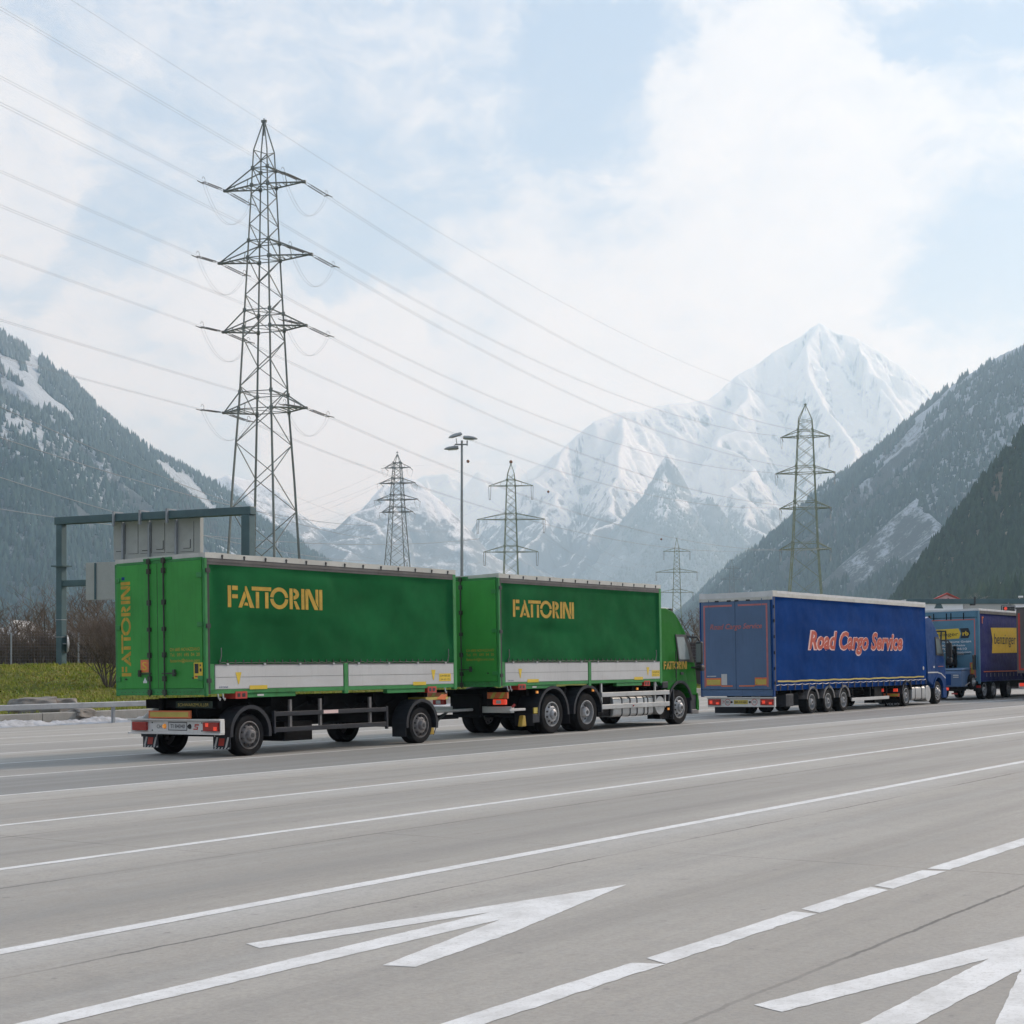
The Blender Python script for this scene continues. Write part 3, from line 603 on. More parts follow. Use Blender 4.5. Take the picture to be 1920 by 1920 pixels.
# ---- forests: conifers standing on those slopes, one mass per hillside
def treemat(name, dark, light, brown, frost, bf=.3):
    m, nt, b, v = newmat(name); a = N(nt, 'ShaderNodeAttribute'); a.attribute_name = 'tint'
    s = N(nt, 'ShaderNodeSeparateColor'); L(nt, a.outputs['Color'], s.inputs[0])
    c = MIX(nt, s.outputs[0], dark, light); c = MIX(nt, RANGE(nt, s.outputs[1], 1-bf-.04, 1-bf+.04), c, brown)
    c = MIX(nt, MATH(nt, 'MULTIPLY', s.outputs[2], 1.0, clamp=True), c, frost)
    L(nt, c, b.inputs['Base Color']); b.inputs['Roughness'].default_value = .95; b.inputs['Specular IOR Level'].default_value = .05; return m
def forest(name, hname, n, pxr, yr, hgt, mat, seed, label, gaps=(), tiers=1, frost=(9e9, 9e9), thin=.4, wide=.26, zmin=2):
    rs = np.random.RandomState(seed); px = rs.uniform(*pxr, n); Y = yr[0]+(yr[1]-yr[0])*rs.rand(n)**1.0; x = (px-960)/FP*Y
    z, du, dv, ok = sample(hname, x, Y)
    face = (-du*-x+-dv*-Y+(HC-z)) > -.10*Y
    py = HOR-(z-HC)/Y*FP
    ok &= (face | (hname in ('left_mountain', 'right_mountain'))) & (z > zmin)
    nz = fbm(x/160, Y/160, seed+7, 5); ok &= nz > thin+.5*(fbm(x/520, Y/520, seed+31, 3)-.5)
    for cx, cy, rx, ry, ang, p in gaps:
        ca, sa = math.cos(ang), math.sin(ang); u = (px-cx)*ca+(py-cy)*sa; v = -(px-cx)*sa+(py-cy)*ca
        e = np.hypot(u/rx, v/ry)+.9*(fbm(px/14, py/14, seed+3, 3)-.5)
        ok &= ~((e < 1) & (rs.rand(n) < p))
    x, Y, z, nz2 = x[ok], Y[ok], z[ok], nz[ok]; n = len(x)
    h = hgt*rs.uniform(.55, 1.25, n); k = 5
    rows = []; faces = []; zc = []
    tint = []; t0 = rs.rand(n); br = np.clip(.55*rs.rand(n)+.9*(fbm(x/220, Y/220, seed+90, 4)-.25), 0, 1)
    fr = np.clip((z-frost[0])/(frost[1]-frost[0]), 0, 1)*.75*rs.uniform(.5, 1, n)
    V = []; F = []; off = 0; per = tiers*(k+1)
    ang = rs.uniform(0, 6.28, n); lean = rs.uniform(-.05, .05, (n, 2))*h[:, None]
    for t in range(tiers):
        zb_ = z-1+h*(t/tiers)*.75+h*.06; zt = z+h*((t+1.6)/(tiers+.6) if t < tiers-1 else 1.0); r = h*wide*(1-.62*t/max(1, tiers))
        for q in range(k):
            a = ang+2*math.pi*q/k+t*.6; rr = r*rs.uniform(.7, 1.25, n); V.append(np.stack([x+rr*np.cos(a), Y+rr*np.sin(a), zb_-rs.rand(n)*h*.06], -1))
        V.append(np.stack([x+lean[:, 0], Y+lean[:, 1], zt], -1))
    V = np.stack(V, 1)                       # n, per, 3
    base = (np.arange(n)*per)[:, None]
    for t in range(tiers):
        o = t*(k+1)
        for q in range(k): F.append(np.concatenate([base+o+q, base+o+(q+1) % k, base+o+k], 1))
    F = np.concatenate(F, 0); V = V.reshape(-1, 3)
    me = bpy.data.meshes.new(name); me.vertices.add(len(V)); me.vertices.foreach_set('co', V.astype('f').ravel())
    me.loops.add(F.size); me.loops.foreach_set('vertex_index', F.ravel().astype('i')); me.polygons.add(len(F)); me.polygons.foreach_set('loop_start', np.arange(0, F.size, 3, dtype='i'))
    me.update(); me.validate()
    at_ = me.color_attributes.new('tint', 'FLOAT_COLOR', 'POINT')
    T = np.stack([t0, br, fr, np.ones(n)], -1); at_.data.foreach_set('color', np.repeat(T, per, 0).astype('f').ravel())
    me.materials.append(mat); o = bpy.data.objects.new(name, me); COL.objects.link(o); tag(o, label, 'forest', kind='stuff'); return o
TM = treemat('conifers', (.010, .030, .028), (.050, .085, .070), (.065, .062, .055), (.42, .46, .50), .14)
TMN = treemat('conifers_near', (.016, .034, .016), (.035, .062, .032), (.07, .062, .04), (.4, .42, .44), .12)
forest('forest', 'left_mountain', 80000, (-60, 860), (1900, 5200), 18, TM, 7, 'frosted conifer forest covering the left mountain', frost=(350, 1100), thin=.385,
       gaps=[(62, 700, 12, 48, .0, .97), (75, 750, 10, 30, -.2, .9), (115, 697, 30, 5, .5, .97), (180, 745, 14, 4, .6, .9), (30, 800, 60, 20, .3, .55), (110, 850, 90, 16, .6, .5), (180, 870, 70, 14, .7, .55), (190, 790, 9, 34, -.1, .8), (200, 940, 60, 16, .5, .4), (290, 935, 22, 7, -.4, .8), (120, 860, 190, 55, .5, .38), (280, 950, 120, 30, .5, .35), (40, 780, 90, 50, .3, .35), (60, 960, 50, 10, .6, .3)])
forest('forest', 'right_mountain', 60000, (1150, 1980), (1800, 5300), 17, TM, 9, 'frosted conifer forest covering the big right mountain', frost=(350, 1100), thin=.33,
       gaps=[(1672, 858, 34, 10, -.45, .99), (1730, 985, 26, 60, .25, .6), (1720, 930, 18, 26, 0, .6), (1850, 860, 30, 60, .5, .45), (1790, 738, 14, 8, 0, .7), (1815, 752, 8, 6, 0, .8), (1760, 820, 20, 6, 0, .4), (1430, 1030, 10, 4, -.5, .8)])
forest('forest', 'cliff_hill', 22000, (1600, 1960), (700, 1750), 11, TMN, 15, 'darker pine wood on the steep cliff hill at the right edge', tiers=2, thin=.34, wide=.28,
       gaps=[(1870, 920, 12, 30, .1, .8), (1835, 1000, 16, 10, 0, .7), (1900, 830, 18, 5, -.3, .7)])
forest('forest', 'wood_knoll', 2600, (1690, 1960), (600, 940), 15, TMN, 19, 'nearest dark green pines low behind the white building', tiers=3, thin=.2, wide=.30)
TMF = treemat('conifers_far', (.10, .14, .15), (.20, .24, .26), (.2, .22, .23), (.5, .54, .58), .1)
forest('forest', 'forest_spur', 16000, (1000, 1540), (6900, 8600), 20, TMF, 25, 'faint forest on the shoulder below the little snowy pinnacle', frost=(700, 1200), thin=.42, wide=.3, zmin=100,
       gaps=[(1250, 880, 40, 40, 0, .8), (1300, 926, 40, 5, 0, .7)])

# ------------------------------------------------------------------ haze
g = MB().box(-11500, 11500, -1500, 17500, -4.5, 2830)
m = bpy.data.materials.new('haze_air'); m.use_nodes = True; nt = m.node_tree; nt.nodes.clear()
o_ = N(nt, 'ShaderNodeOutputMaterial'); pv = N(nt, 'ShaderNodeVolumePrincipled'); pv.inputs['Color'].default_value = (.58, .81, 1.0, 1); pv.inputs['Absorption Color'].default_value = (1, 1, 1, 1)
pv.inputs['Density'].default_value = 1.2e-4; pv.inputs['Anisotropy'].default_value = .35; L(nt, pv.outputs[0], o_.inputs['Volume'])
hz = g.build('haze', m); tag(hz, kind='stuff', label='thin blue valley haze that pales the far mountains', cat='haze')
# ================================================================== lattice pylons and lines
def lat(h, prof, arms, base, name, lab, mat, X0, Y0, rz, thick=1.0, hang=False, div=None, shade=0):
    """prof: [(z, half side)], arms: [(z, left reach, right reach)]"""
    root = empty(name, (X0, Y0, -1.0), rz)
    tag(root, lab, 'pylon', 'lattice pylons down the valley')
    def half(z):
        for (z0, a), (z1, b2) in zip(prof, prof[1:]):
            if z0 <= z <= z1: return a+(b2-a)*(z-z0)/(z1-z0)
        return prof[-1][1]
    cs = [(-1, -1), (1, -1), (1, 1), (-1, 1)]
    for cx, cy in cs:
        g = MB(); zs = [p[0] for p in prof]
        for z0, z1 in zip(zs, zs[1:]):
            r0 = (.17-.10*z0/h)*thick; r1 = (.17-.10*z1/h)*thick
            g.tube((cx*half(z0), cy*half(z0), z0), (cx*half(z1), cy*half(z1), z1), r0, 5, r1)
        g.build('leg', mat, root)
    # bracing: zigzag on each face
    g = MB(); z = 0.0; k = 0; r = .055*thick
    top = prof[-2][0]
    while z < top-.5:
        st = max(1.3, half(z)*(div or 1.35)); z1 = min(top, z+st)
        for i in range(4):
            (ax, ay), (bx, by) = cs[i], cs[(i+1) % 4]
            if (k+i) % 2: (ax, ay), (bx, by) = (bx, by), (ax, ay)
            g.tube((ax*half(z), ay*half(z), z), (bx*half(z1), by*half(z1), z1), r, 4, cap=False)
            g.tube((bx*half(z), by*half(z), z), (ax*half(z1), ay*half(z1), z1), r*.8, 4, cap=False) if hang else None
        z = z1; k += 1
    g.build('bracing', mat, root)
    for (za, lr, rr) in arms:
        up = za+(1.85 if not hang else 1.5)
        for sg, rc in ((-1, lr), (1, rr)):
            g = MB(); a = half(za); au = half(up); tip = (sg*rc, 0, za)
            for cy in (-1, 1):
                g.tube((sg*a, cy*a, za), tip, .09*thick, 5); g.tube((sg*au, cy*au, up), (tip[0], 0, za+.12), .075*thick, 5)
            n = 5
            for q in range(1, n):
                t = q/n; x = sg*(a+(rc-a)*t); wy = a*(1-t)
                g.tube((x, -wy, za), (x, wy, za), .045*thick, 4)
                t2 = (q+.5)/n; g.tube((x, wy, za), (sg*(a+(rc-a)*t2), -a*(1-t2), za), .04*thick, 4)
                if q % 2 == 0: g.tube((x, wy, za), (sg*(au+(rc-au)*t*.9), 0+au*(1-t), up+(za-up)*t*.9), .04*thick, 4)
            g.box(tip[0]-.25, tip[0]+.25, -.15, .15, za-.1, za+.16)
            arm = g.build('crossarm', mat, root)
        for zz in (za, up):
            g = MB(); q = half(zz)
            for i in range(4):
                (ax, ay), (bx, by) = cs[i], cs[(i+1) % 4]; g.tube((ax*q, ay*q, zz), (bx*q, by*q, zz), .06*thick, 4)
            g.tube((-q, -q, zz), (q, q, zz), .045*thick, 4)
            for ax, ay in cs: g.box(ax*q-.2*thick, ax*q+.2*thick, ay*q-.03, ay*q+.03, zz-.22*thick, zz+.22*thick)
            g.build('belt', mat, root)
    g = MB(); g.box(-.3, .3, -.12, .12, h-.15, h+.1); g.tube((0, 0, h-1.6), (0, 0, h+.3), .06, 6); g.build('peak_cap', mat, root)
    return root
def tip_w(root, sg_reach, z):
    c, s = math.cos(root.rotation_euler.z), math.sin(root.rotation_euler.z)
    return Vector((root.location.x+c*sg_reach, root.location.y+s*sg_reach, root.location.z+z))
def catenary(a, b2, sag, n=28):
    return [a.lerp(b2, i/n)-Vector((0, 0, 4*sag*(i/n)*(1-i/n))) for i in range(n+1)]
def cable(a, b2, sag, lab, r=.028, twin=True, grp='conductors strung between the pylons'):
    g = MB(); r = r*.36; d = (b2-a); perp = Vector((-d.y, d.x, 0)).normalized()
    base = a.copy()
    pts = catenary(a, b2, sag, 40)
    for o in ((-.20, .20) if twin else (0,)):
        g.path([p+perp*o-base for p in pts], r, 4)
    o = g.build('power_cable', WIRE); o.location = base; tag(o, lab, 'cable', grp); return o

# first pylon: heights and reaches taken at 165 m
Y1 = 165.0; X1 = (495-960)/FP*Y1; K = Y1/FP
def zz(py): return HC+(HOR-py)*K+1.0
prof = [(0, 3.7), (zz(1040), 2.80), (zz(900), 2.42), (zz(760), 1.95), (zz(640), 1.66), (zz(480), 1.27), (zz(350), .98), (zz(284), .82), (zz(229), .06)]
AR = [(zz(350), 4.75, 4.8), (zz(486), 5.45, 5.65), (zz(617), 4.95, 5.0), (zz(770), 4.9, 5.0)]
p1 = lat(zz(227), prof, AR, 0, 'pylon', 'tall grey lattice pylon, the biggest in view, rising behind the rear green trailer', PYL, X1, Y1, R(-20), 1.0, div=1.45)
ORD = ['topmost', 'second', 'third', 'lowest']
# far-side neighbours of the line
Y2 = 352.0; X2 = (1510-960)/FP*Y2; K2 = Y2/FP
def z2(py): return HC+(HOR-py)*K2+1.0
prof2 = [(0, 5.4), (z2(1110), 3.6), (z2(1030), 2.9), (z2(905), 2.2), (z2(820), 1.75), (z2(786), 1.5), (z2(760), .08)]
AR2 = [(z2(819), 5.4, 5.4), (z2(887), 6.6, 6.6), (z2(953), 5.7, 5.7), (z2(1030), 5.7, 5.7)]
p2 = lat(z2(758), prof2, AR2, 0, 'pylon', 'olive-tinged lattice pylon above the long blue trailer, in front of the snowy peak', PYLG, X2, Y2, R(-14), 1.25, hang=True, div=1.5)
YB = 460.0; XB = (745-960)/FP*YB; KB = YB/FP
def zb(py): return HC+(HOR-py)*KB+1.0
profB = [(0, 4.6), (zb(1057), 3.05), (zb(960), 1.95), (zb(905), 1.45), (zb(868), 1.0), (zb(852), .1)]
ARB = [(zb(877), 3.9, 3.9), (zb(906), 5.4, 5.4), (zb(937), 6.3, 6.3), (zb(960), 4.7, 4.7)]
pB = lat(zb(848), profB, ARB, 0, 'pylon', 'slim dark grey lattice pylon between the tall pylon and the floodlight mast', PYL, XB, YB, R(-12), 1.35, div=1.4, hang=True)
YC = 380.0; XC = (958-960)/FP*YC; KC = YC/FP
def zc_(py): return HC+(HOR-py)*KC+1.0
profC = [(0, 2.6), (zc_(1070), 1.75), (zc_(975), 1.35), (zc_(912), 1.1), (zc_(889), .85), (zc_(870), .08)]
ARC = [(zc_(911), 5.3, 5.3), (zc_(974), 8.3, 8.3), (zc_(1035), 6.6, 6.6)]
pC = lat(zc_(868), profC, ARC, 0, 'pylon', 'pale olive pylon with long drooping insulators above the front green cargo box', PYLG, XC, YC, R(-4), .95, hang=True, div=1.5)
YD = 700.0; XD = (1269-960)/FP*YD; KD = YD/FP
def zd(py): return HC+(HOR-py)*KD+1.0
profD = [(0, 2.9), (zd(1140), 1.9), (zd(1070), 1.4), (zd(1030), 1.05), (zd(1010), .08)]
ARD = [(zd(1034), 6.0, 6.0), (zd(1073), 9.4, 9.4), (zd(1111), 7.5, 7.5)]
pD = lat(zd(1009), profD, ARD, 0, 'pylon', 'small faint pylon above the green lorry cab', PYLG, XD, YD, R(-4), 1.2, hang=True, div=1.5)
YE = 1100.0; XE = (1372-960)/FP*YE; KE = YE/FP
def ze(py): return HC+(HOR-py)*KE+1.0
pE = lat(ze(1050), [(0, 3.2), (ze(1085), 1.6), (ze(1062), 1.1), (ze(1050), .1)], [(ze(1066), 5, 5), (ze(1086), 8, 8)], 0, 'pylon',
         'hardly visible pylon in the haze above the rear doors of the big blue lorry', PYL, XE, YE, R(-4), 1.1, hang=True, div=1.8)
def drop_ins(root, arms, ln):
    for za, lr, rr in arms:
        for x in (-lr, rr):
            g = MB()
            for dx in (-.28, .28): g.tube((x+dx, 0, za-.1), (x+dx*.6, 0, za-ln), .06, 5)
            g.tube((x-.2, 0, za-ln), (x+.2, 0, za-ln), .06, 5); g.build('insulator', INS, root)
drop_ins(pC, ARC, 3.4); drop_ins(pD, ARD, 3.8)
for rt, arms in ((p2, AR2), (pB, ARB)):
    for za, lr, rr in arms:
        for x in (-lr, rr):
            g = MB()
            for sg in (-1, 1): g.tube((x, 0, za), (x+.1*sg, sg*3.2, za-.5), .09, 5)
            g.path([(x, 3.2*math.cos(t), za-.5-2.2*math.sin(t)) for t in np.linspace(0, math.pi, 9)], .03, 4); g.build('insulator', INS, rt)
# tension strings and jumper loops on the first pylon
SD1 = Vector((-.36, -.933, 0)); SD2 = Vector(((X2-X1), (Y2-Y1), 0)).normalized()
inv = Matrix.Rotation(-p1.rotation_euler.z, 3, 'Z')
P0 = Vector((X1, Y1, 0))+SD1*300
for li, (za, lr, rr) in enumerate(AR):
    for side, reach in ((-1, lr), (1, rr)):
        T = tip_w(p1, side*reach, za); loc = Vector((side*reach, 0, za)); ends = []
        SL = 4.4
        for sd in (SD1, SD2):
            dl = inv @ sd; e = loc+dl*SL+Vector((0, 0, -.30)); pe = Vector((-dl.y, dl.x, 0))*.20; ends.append(e)
            g = MB()
            for o in (-1, 1):
                a0 = loc+pe*o+dl*.4; b0 = e+pe*o
                g.tube(a0, b0, .03, 5)
                for q in range(10): c0 = a0.lerp(b0, .2+.07*q); g.tube(c0, c0+dl*.11, .075, 6)
            g.tube(e-pe*1.6, e+pe*1.6, .05, 5); g.tube(e-pe*1.6-dl*.5, e-pe*1.6+dl*.7, .05, 5); g.tube(loc, loc+dl*.5, .06, 5)
            g.path([e+Vector((0, 0, .3+.28*math.sin(t)))+dl*.28*math.cos(t) for t in np.linspace(0, 5.2, 9)], .025, 4)
            g.build('insulator', INS, p1)
        g = MB(); dep = 3.3-.2*li
        for o in (-.2, .2):
            pts = [ends[0].lerp(ends[1], t)+Vector((o*.8, 0, -dep*math.sin(math.pi*t)**.8)) for t in np.linspace(0, 1, 15)]
            g.path(pts, .013, 4)
        g.build('jumper_loop', WIRE, p1)
        sname = 'left' if side < 0 else 'right'
        a = T+SD1*SL+Vector((0, 0, -.3)); far0 = P0+(T-Vector((X1, Y1, T.z))); far0.z = T.z+5.0
        cable(a, far0, 2.0, '%s twin conductor from the %s arms of the tall pylon to the frame edge' % (ORD[li], sname), .030)
        za2, l2, r2 = AR2[li]; tt = tip_w(p2, side*(l2 if side < 0 else r2), za2)
        a = T+SD2*SL+Vector((0, 0, -.3))
        cable(a, tt-SD2*3.2, 5.2, '%s twin conductor from the %s arms of the tall pylon to the olive one' % (ORD[li], sname), .042)
tp = Vector((X1, Y1, zz(229)-1)); tp2 = Vector((X2, Y2, z2(760)-1)); tp0 = P0.copy(); tp0.z = tp.z
tp0.z += 5
cable(tp, tp0, 1.6, 'single thin earth wire from the peak of the tall pylon up to the left', .03, False)
cable(tp, tp2, 4.0, 'single thin earth wire from the peak of the tall pylon to the olive pylon', .04, False)
# a second and third circuit: near line entering low on the left, and far lines
def lowline(y0, x1, y1, ya, yb, lab, r=.04, sag=3):
    a = at(-60, y0, ya); b2 = at(x1, y1, yb); return cable(a, b2, sag, lab, r*3.2, False, 'conductors of the farther lines')
lowline(735, 694, 1010, 190, 455, 'upper cable of the far line crossing the left mountain above the gantry', .05)
lowline(800, 700, 985, 190, 455, 'cable of the far line crossing the middle of the left mountain', .055)
lowline(876, 712, 1052, 190, 458, 'cable of the far line dipping behind the sign gantry beam', .05)
lowline(945, 900, 1010, 190, 380, 'lowest cable of the far line, passing under the gantry beam', .045)
for za, lr, rr in ARC:
    for x, wd in ((-lr, 'left'), (rr, 'right')):
        a = tip_w(pC, x, za-3.4)
        nm = {0: 'top', 1: 'long middle', 2: 'lower'}[[q[0] for q in ARC].index(za)]
        k = [q[0] for q in ARC].index(za); t2 = tip_w(pD, x*ARD[k][1]/lr, ARD[k][0]-3.8)
        cable(a, t2, 9, 'thin cable from the %s %s arm of the drooping-insulator pylon to the small one' % (nm, wd), .05, False, 'conductors of the farther lines')
        cable(a, at(430 if x < 0 else 520, 1030-(k == 1)*45-(k == 0)*115, 205), 7, 'thin cable running left from the %s %s arm of the drooping-insulator pylon' % (nm, wd), .035, False, 'conductors of the farther lines')
for za, lr, rr in ARB:
    k = [q[0] for q in ARB].index(za)
    for x, wd in ((-lr, 'left'), (rr, 'right')):
        a = tip_w(pB, x, za-.5)
        cable(a, at(200, 1010-k*-8+(x > 0)*14-(3-k)*22, 700), 12, '%s thin cable going left from the %s arms of the slim dark pylon' % (ORD[k], wd), .05, False, 'conductors of the farther lines')
# warning balls
BALL = paint('ball_rust', (.22, .09, .04), .6)
for px, py, Y, r, lab in ((958, 866, 380, .42, 'small rusty warning ball at the very tip of the pale olive pylon'), (877.5, 865, 300, .32, 'small dark warning ball on the earth wire right of the floodlight mast'),
                       (1028, 922, 450, .38, 'small dark warning ball in front of the snowy slope right of the olive pylon'), (1240, 1011, 640, .45, 'tiny warning ball left of the small faint pylon')):
    o = MB().lathe([(0.01, -r), (r*.5, -r*.87), (r*.87, -r*.5), (r, 0), (r*.87, r*.5), (r*.5, r*.87), (.01, r)], (0, 0, 0), 'z', 12).build('marker_ball', BALL, smooth=True)
    o.location = at(px, py, Y); tag(o, lab, 'marker ball', 'warning balls on the earth wires')
ew = [at(300, 800, 200), at(877.5, 865, 300), tip_w(pC, 0, zc_(868))]
cable(at(640, 868, 240), at(877.5, 866, 300), .6, 'faint earth wire reaching the warning ball beside the mast from the left', .02, False, 'conductors of the farther lines')
cable(at(877.5, 865, 300), at(958, 868, 380), .6, 'faint earth wire between the warning ball and the tip of the pale olive pylon', .02, False, 'conductors of the farther lines')
cable(at(958, 868, 380), at(1240, 1011, 640), 3.0, 'faint earth wire from the pale olive pylon down to the small one', .025, False, 'conductors of the farther lines')

# ------------------------------------------------------------------ floodlight mast
YL = 92.0; ml = empty('floodlight_mast', (at(866, 1228, YL).x, YL, -1)); tag(ml, 'slender grey steel mast with three floodlight heads behind the green lorry', 'street lamp')
zt_ = HC+(HOR-826)/FP*YL+1
MASTG = paint('mast_grey', (.27, .29, .29), .5, .2, var=.1, dirt=.2)
MB().tube((0, 0, 0), (0, 0, zt_), .125, 14, .065).build('pole', MASTG, ml, smooth=True)
MB().box(-.42, .33, -.04, .04, zt_-.28, zt_-.20).box(.28, .36, -.05, .05, zt_-.3, zt_).box(-.04, .04, -.35, .35, zt_-.27, zt_-.21).build('arm', MASTG, ml)
def head(x, y, z, rz, tilt):
    g = MB(); n = 14; vs = []
    for i, (t, wd, hh) in enumerate(((-.42, .17, .10), (-.40, .2, .15), (-.1, .22, .17), (.2, .2, .14), (.38, .13, .08), (.46, .03, .02))):
        for k in range(n):
            a = 2*math.pi*k/n; ca, sa = math.cos(a), math.sin(a); vs.append((t, wd*ca, hh*sa if sa > 0 else hh*.35*sa))
    g.add(vs, [(i*n+k, i*n+(k+1) % n, (i+1)*n+(k+1) % n, (i+1)*n+k) for i in range(5) for k in range(n)]+[tuple(range(n-1, -1, -1)), tuple(range(5*n, 6*n))])
    g.xf(Matrix.Translation((x, y, z)) @ Matrix.Rotation(rz, 4, 'Z') @ Matrix.Rotation(tilt, 4, 'Y'))
    h = g.build('lamp_head', MASTG, ml, smooth=True)
    gg = MB().box(-.34, .22, -.15, .15, -.075, -.055).xf(Matrix.Translation((x, y, z)) @ Matrix.Rotation(rz, 4, 'Z') @ Matrix.Rotation(tilt, 4, 'Y'))
    gg.build('lens', WHT, h)
head(.50, 0, zt_+.12, 0.0, R(4)); head(-.62, 0, zt_-.50, math.pi, R(4)); head(-.40, -.3, zt_+.22, R(-150), R(18))
MB().tube((-.4, 0, zt_-.24), (-.5, 0, zt_-.4), .025).tube((-.3, -.2, zt_-.24), (-.34, -.25, zt_+.1), .025).build('bracket', MASTG, ml)
# ================================================================== vehicle helpers.  Local frame: x forward, y to the left, z up, y = 0 is the right flank
def bm_multi(name, items, parent=None, smooth=False, bevel=0):
    v, f, mi = [], [], []
    for k, (mb, mat) in enumerate(items):
        b0 = len(v); v += mb.v; f += [tuple(b0+i for i in q) for q in mb.f]; mi += [k]*len(mb.f)
    g = MB(); g.v = v; g.f = f; o = g.build(name, items[0][1], parent, smooth, bevel)
    for k, (mb, mat) in enumerate(items):
        if k: o.data.materials.append(mat)
    o.data.polygons.foreach_set('material_index', mi); return o
def vroot(name, x, y, th_deg, label, cat):
    o = bpy.data.objects.new(name, None); COL.objects.link(o)
    o.matrix_world = Matrix.Translation((x, y, zg(x, y))) @ Matrix.Rotation(R(90-th_deg), 4, 'Z') @ Matrix.Rotation(-math.atan(TILT), 4, 'X')
    tag(o, label, cat); return o
def onside(y=-.004): return lambda u, v: (u, y, v)                       # decals on the right flank
def onrear(x=-.004): return lambda u, v: (x, -u, v)                      # u grows to the right as seen from behind
def arcpoly(cx, cy, ro, ri, a0, a1, n=14, sx=1.0):
    A_ = [R(a0+(a1-a0)*i/n) for i in range(n+1)]
    return [(cx+sx*ro*math.cos(a), cy+ro*math.sin(a)) for a in A_]+[(cx+sx*ri*math.cos(a), cy+ri*math.sin(a)) for a in reversed(A_)]
def stencil():
    P_ = []; x = 0
    P_ += [[(0, 0), (.17, 0), (.17, 1), (0, 1)], [(.22, .80), (.50, .80), (.50, 1), (.22, 1)], [(.22, .42), (.50, .42), (.50, .60), (.22, .60)]]
    x = .52
    P_ += [[(x, 0), (x+.18, 0), (x+.40, .55), (x+.30, .78)], [(x+.34, 1), (x+.42, 1), (x+.80, 0), (x+.58, 0), (x+.33, .84)], [(x+.28, .10), (x+.50, .10), (x+.46, .24), (x+.33, .24)]]
    x = 1.20
    P_ += [[(x, .82), (x+1.0, .82), (x+1.0, 1), (x, 1)], [(x+.20, 0), (x+.37, 0), (x+.37, .76), (x+.20, .76)], [(x+.68, 0), (x+.85, 0), (x+.85, .76), (x+.68, .76)]]
    x = 2.62
    P_ += [arcpoly(x, .5, .52, .33, 5, 175, 16, .92), arcpoly(x, .5, .52, .33, 185, 355, 16, .92)]
    x = 3.16
    P_ += [[(x, 0), (x+.17, 0), (x+.17, 1), (x, 1)], arcpoly(x+.22, .73, .27, .09, -90, 90, 10, 1.1), [(x+.22, .40), (x+.36, .40), (x+.56, 0), (x+.36, 0)]]
    x = 3.80
    P_ += [[(x, 0), (x+.17, 0), (x+.17, 1), (x, 1)]]
    x = 4.02
    P_ += [[(x, 0), (x+.16, 0), (x+.16, .80), (x, 1)], [(x+.04, 1), (x+.24, 1), (x+.72, 0), (x+.50, 0)], [(x+.56, .42), (x+.72, .10), (x+.72, 1), (x+.56, 1)]]
    x = 4.79
    P_ += [[(x, 0), (x+.17, 0), (x+.17, 1), (x, 1)]]
    return P_, 4.96
STN, STW = stencil()
def stencil_on(parent, f, u0, v0, wd, ht, mat=None, rot=False, name='lettering'):
    g = MB()
    for p in STN:
        q = [(a/STW*wd, b2*ht) for a, b2 in p]
        if rot: q = [(-b2, a) for a, b2 in q]                        # reads upwards
        g.add([f(u0+a, v0+b2) for a, b2 in q], [tuple(range(len(q)))])
    return g.build(name, mat or YEL, parent, rec=False)
def text_on(parent, s, f, u0, v0, ht, mat, wd=None, shear=0, off=0, name='lettering', bold=0):
    cu = bpy.data.curves.new('t', 'FONT'); cu.body = s; cu.size = 1; cu.shear = shear; cu.offset = off; cu.resolution_u = 3
    ob = bpy.data.objects.new('t', cu); COL.objects.link(ob)
    dg = bpy.context.evaluated_depsgraph_get(); me = bpy.data.meshes.new_from_object(ob.evaluated_get(dg)); bpy.data.objects.remove(ob)
    xs = [v.co.x for v in me.vertices]; k = ht/.72
    w0 = max(xs)-min(xs) if xs else 1; kx = (wd/w0) if wd else k; mn = min(xs)
    for v in me.vertices: v.co = Vector(f(u0+(v.co.x-mn)*kx, v0+v.co.y*k))
    me.materials.clear(); me.materials.append(mat); me.name = name
    o = bpy.data.objects.new(name, me); COL.objects.link(o); o.parent = parent; return o
def decal(parent, f, u0, u1, v0, v1, mat, name='sticker'):
    return MB().add([f(u0, v0), f(u1, v0), f(u1, v1), f(u0, v1)], [(0, 1, 2, 3)]).build(name, mat, parent, rec=False)
